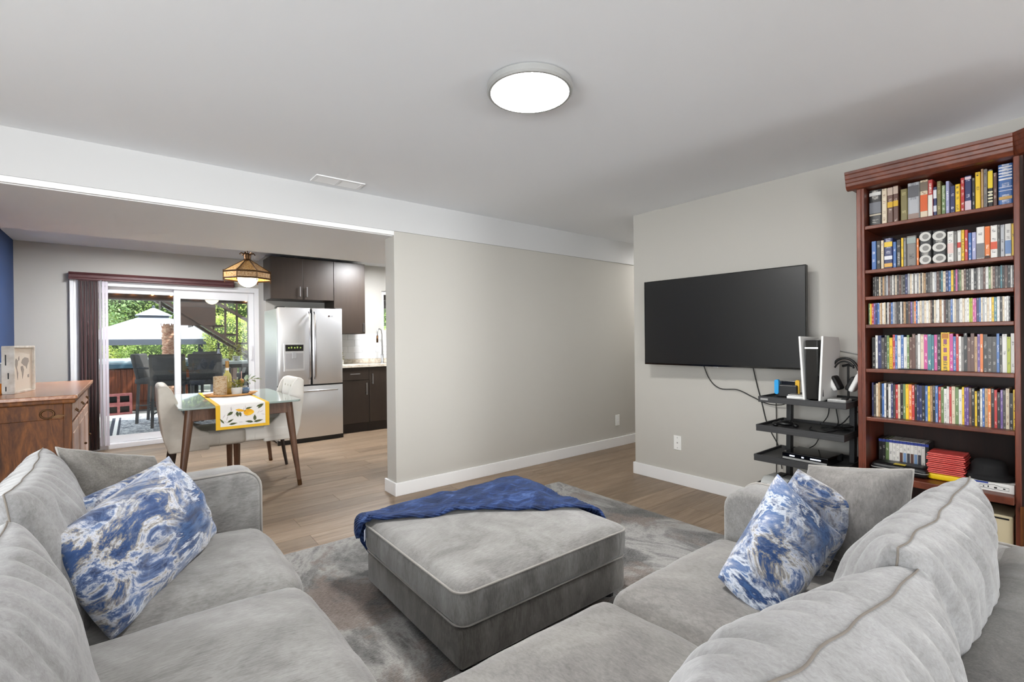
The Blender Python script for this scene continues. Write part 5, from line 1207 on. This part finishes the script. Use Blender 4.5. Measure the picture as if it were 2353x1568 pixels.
# gazebo
gz = thing('gazebo', 'gazebo with pale metal two-tier roof behind the hot tub', 'gazebo', (.48, 16.2, PZ))
gm = mat('gazebo_roof', (176, 182, 194), .45); gd = mat('gazebo_frame', (70, 76, 88), .5)
def pyr(hx0, hy0, z0, hx1, hy1, z1, name, mt):
    MB().add([(-hx0, -hy0, z0), (hx0, -hy0, z0), (hx0, hy0, z0), (-hx0, hy0, z0), (-hx1, -hy1, z1), (hx1, -hy1, z1), (hx1, hy1, z1), (-hx1, hy1, z1)], [(0, 1, 5, 4), (1, 2, 6, 5), (2, 3, 7, 6), (3, 0, 4, 7), (4, 5, 6, 7), (0, 3, 2, 1)]).build(name, mt, gz)
pyr(1.62, 1.62, 1.42, .34, .34, 2.0, 'main_roof', gm); pyr(.40, .40, 2.06, .02, .02, 2.28, 'cap_roof', gm)
MB().box(-.32, .32, -.32, .32, 1.98, 2.06).build('vent_band', gd, gz)
MB().sphere((0, 0, 2.31), .035).build('finial', gd, gz)
MB().box(-1.62, 1.62, -1.62, -1.54, 1.28, 1.42).box(-1.62, 1.62, 1.54, 1.62, 1.28, 1.42).box(-1.62, -1.54, -1.54, 1.54, 1.28, 1.42).box(1.54, 1.62, -1.54, 1.54, 1.28, 1.42).build('fascia', gd, gz)
for sx in (-1.2, 1.2):
    for sy in (-1.45, 1.45): MB().box(sx-.06, sx+.06, sy-.06, sy+.06, 0, 1.28).build('post', gd, gz)
# bark column
def col():
    t = thing('bark_column', 'rough reddish bark column standing behind the bar chairs', 'column', (.58, 11.75, PZ))
    mat('bark_red', (150, 96, 74), .9, c2=(206, 172, 146), scale=16, stretch=(1, 1, 3), bump=.6, bscale=30, bdist=.03)
    rg2 = random.Random(2); mb = MB(); prof = []
    z_ = 0
    while z_ < 1.66: prof.append((.10+rg2.uniform(-.012, .014), z_)); z_ += .028
    prof.append((.06, 1.68)); prof.append((.0001, 1.68))
    mb.lathe(prof, 22); mb.v = [(x_*(1+.10*noise.noise(Vector((x_*20, y_*20, z_*9)))), y_*(1+.10*noise.noise(Vector((x_*20, y_*20, z_*9+5)))), z_) for x_, y_, z_ in mb.v]
    mb.build('trunk', 'bark_red', t)
    for i in range(18):
        a = rg2.uniform(0, 6.28); MB().bar((.09*math.cos(a), .09*math.sin(a), 1.6), (.12*math.cos(a), .12*math.sin(a), 1.69+rg2.uniform(0, .03)), .02, .006).build('bark_flake', 'bark_red', t)
col()
# deck over the patio with stairs
dk = thing('deck_beam', 'brown timber deck beam over the patio carrying string lights', 'beam', (0, 0, 0))
MB().box(-3.5, 6.0, 9.5, 9.62, 1.90, 2.14).build('beam', 'deck_brown', dk, bevel=.006)
MB().box(-3.5, 6.0, 7.42, 9.62, 2.16, 2.20).build('decking', 'deck_brown', dk)
j_ = MB().box(0, .04, 7.42, 9.5, 2.02, 2.16).mesh('joist'); j_.materials.append(M['deck_brown'])
for i in range(20):
    o = obj('joist', j_, None, dk); o.location = (-3.3+.48*i, 0, 0)
for i, (x_, z_) in enumerate(((-.16, 2.01), (.03, 2.01), (.27, 2.0), (.51, 2.0), (.85, 1.985), (1.58, 1.955))):
    t = thing('string_bulb', 'small warm string light bulb, %s along the deck beam from the left' % ORD(i+1), 'light bulb', (x_, 9.47, z_), 0, 'string lights on the deck beam')
    MB().sphere((0, 0, 0), .022, 12, 8).build('bulb', mat('bulb_warm', (255, 200, 140), .3, emit=((255, 176, 96), 14)) if 'bulb_warm' not in M else 'bulb_warm', t, smooth=True); MB().lathe([(.012, .02), (.012, .05)], 10).build('socket', 'plastic_black', t)
cable([(-1, 9.47, 2.07), (-.16, 9.47, 2.06), (.03, 9.47, 2.06), (.27, 9.47, 2.05), (.85, 9.47, 2.035), (1.58, 9.47, 2.01), (2.4, 9.47, 2.06)], .005, 'black string light wire along the deck beam')
sr = thing('outdoor_staircase', 'brown wooden outdoor staircase with railing under the deck', 'staircase', (0, 0, 0))
MB().bar((.25, 10.9, 2.16), (2.05, 10.9, .86), .05, .22, up=(0, 1, 0)).build('stringer', 'deck_brown', sr)
MB().bar((.25, 11.8, 2.16), (2.05, 11.8, .86), .05, .22, up=(0, 1, 0)).build('stringer', 'deck_brown', sr)
for i in range(7):
    x_ = .45+.24*i; z_ = 2.05-.173*i
    MB().box(x_-.02, x_+.26, 10.93, 11.77, z_, z_+.035).build('tread', 'deck_brown', sr)
    if i < 3: MB().box(x_-.02, x_+.0, 10.93, 11.77, z_-.17, z_).build('riser', 'deck_brown', sr)
MB().bar((1.05, 10.86, 2.16), (2.35, 10.86, 1.33), .05, .10, up=(0, 1, 0)).build('handrail', 'deck_brown', sr)
for i in range(7):
    x_ = 1.05+.2*i; MB().bar((x_, 10.87, 2.2), (x_, 10.87, 1.62-.145*i), .035).build('baluster', 'deck_brown', sr)
MB().box(1.62, 1.74, 9.50, 9.62, PZ, 1.90).build('post', 'deck_brown', sr)
MB().box(.62, 1.28, 10.80, 10.84, 1.55, 2.16).build('skirt_panel', 'deck_brown', sr)
# neighbouring shed
sd = thing('garden_shed', 'grey garden shed with window behind the stairs', 'shed', (3.1, 15.8, PZ))
MB().box(-.55, .9, -.5, .8, 0, 1.9).build('wall', mat('shed_grey', (112, 112, 112), .8), sd); MB().prism([(-.7, 1.9), (1.05, 1.9), (.2, 2.3)], -.6, .9).build('roof', 'stand_black', sd)
w_ = MB().box(-.35, .05, -.52, -.49, 1.15, 1.65).build('window', 'door_white', sd); MB().box(-.31, .01, -.525, -.52, 1.19, 1.61).build('pane', 'blue_glass', w_)
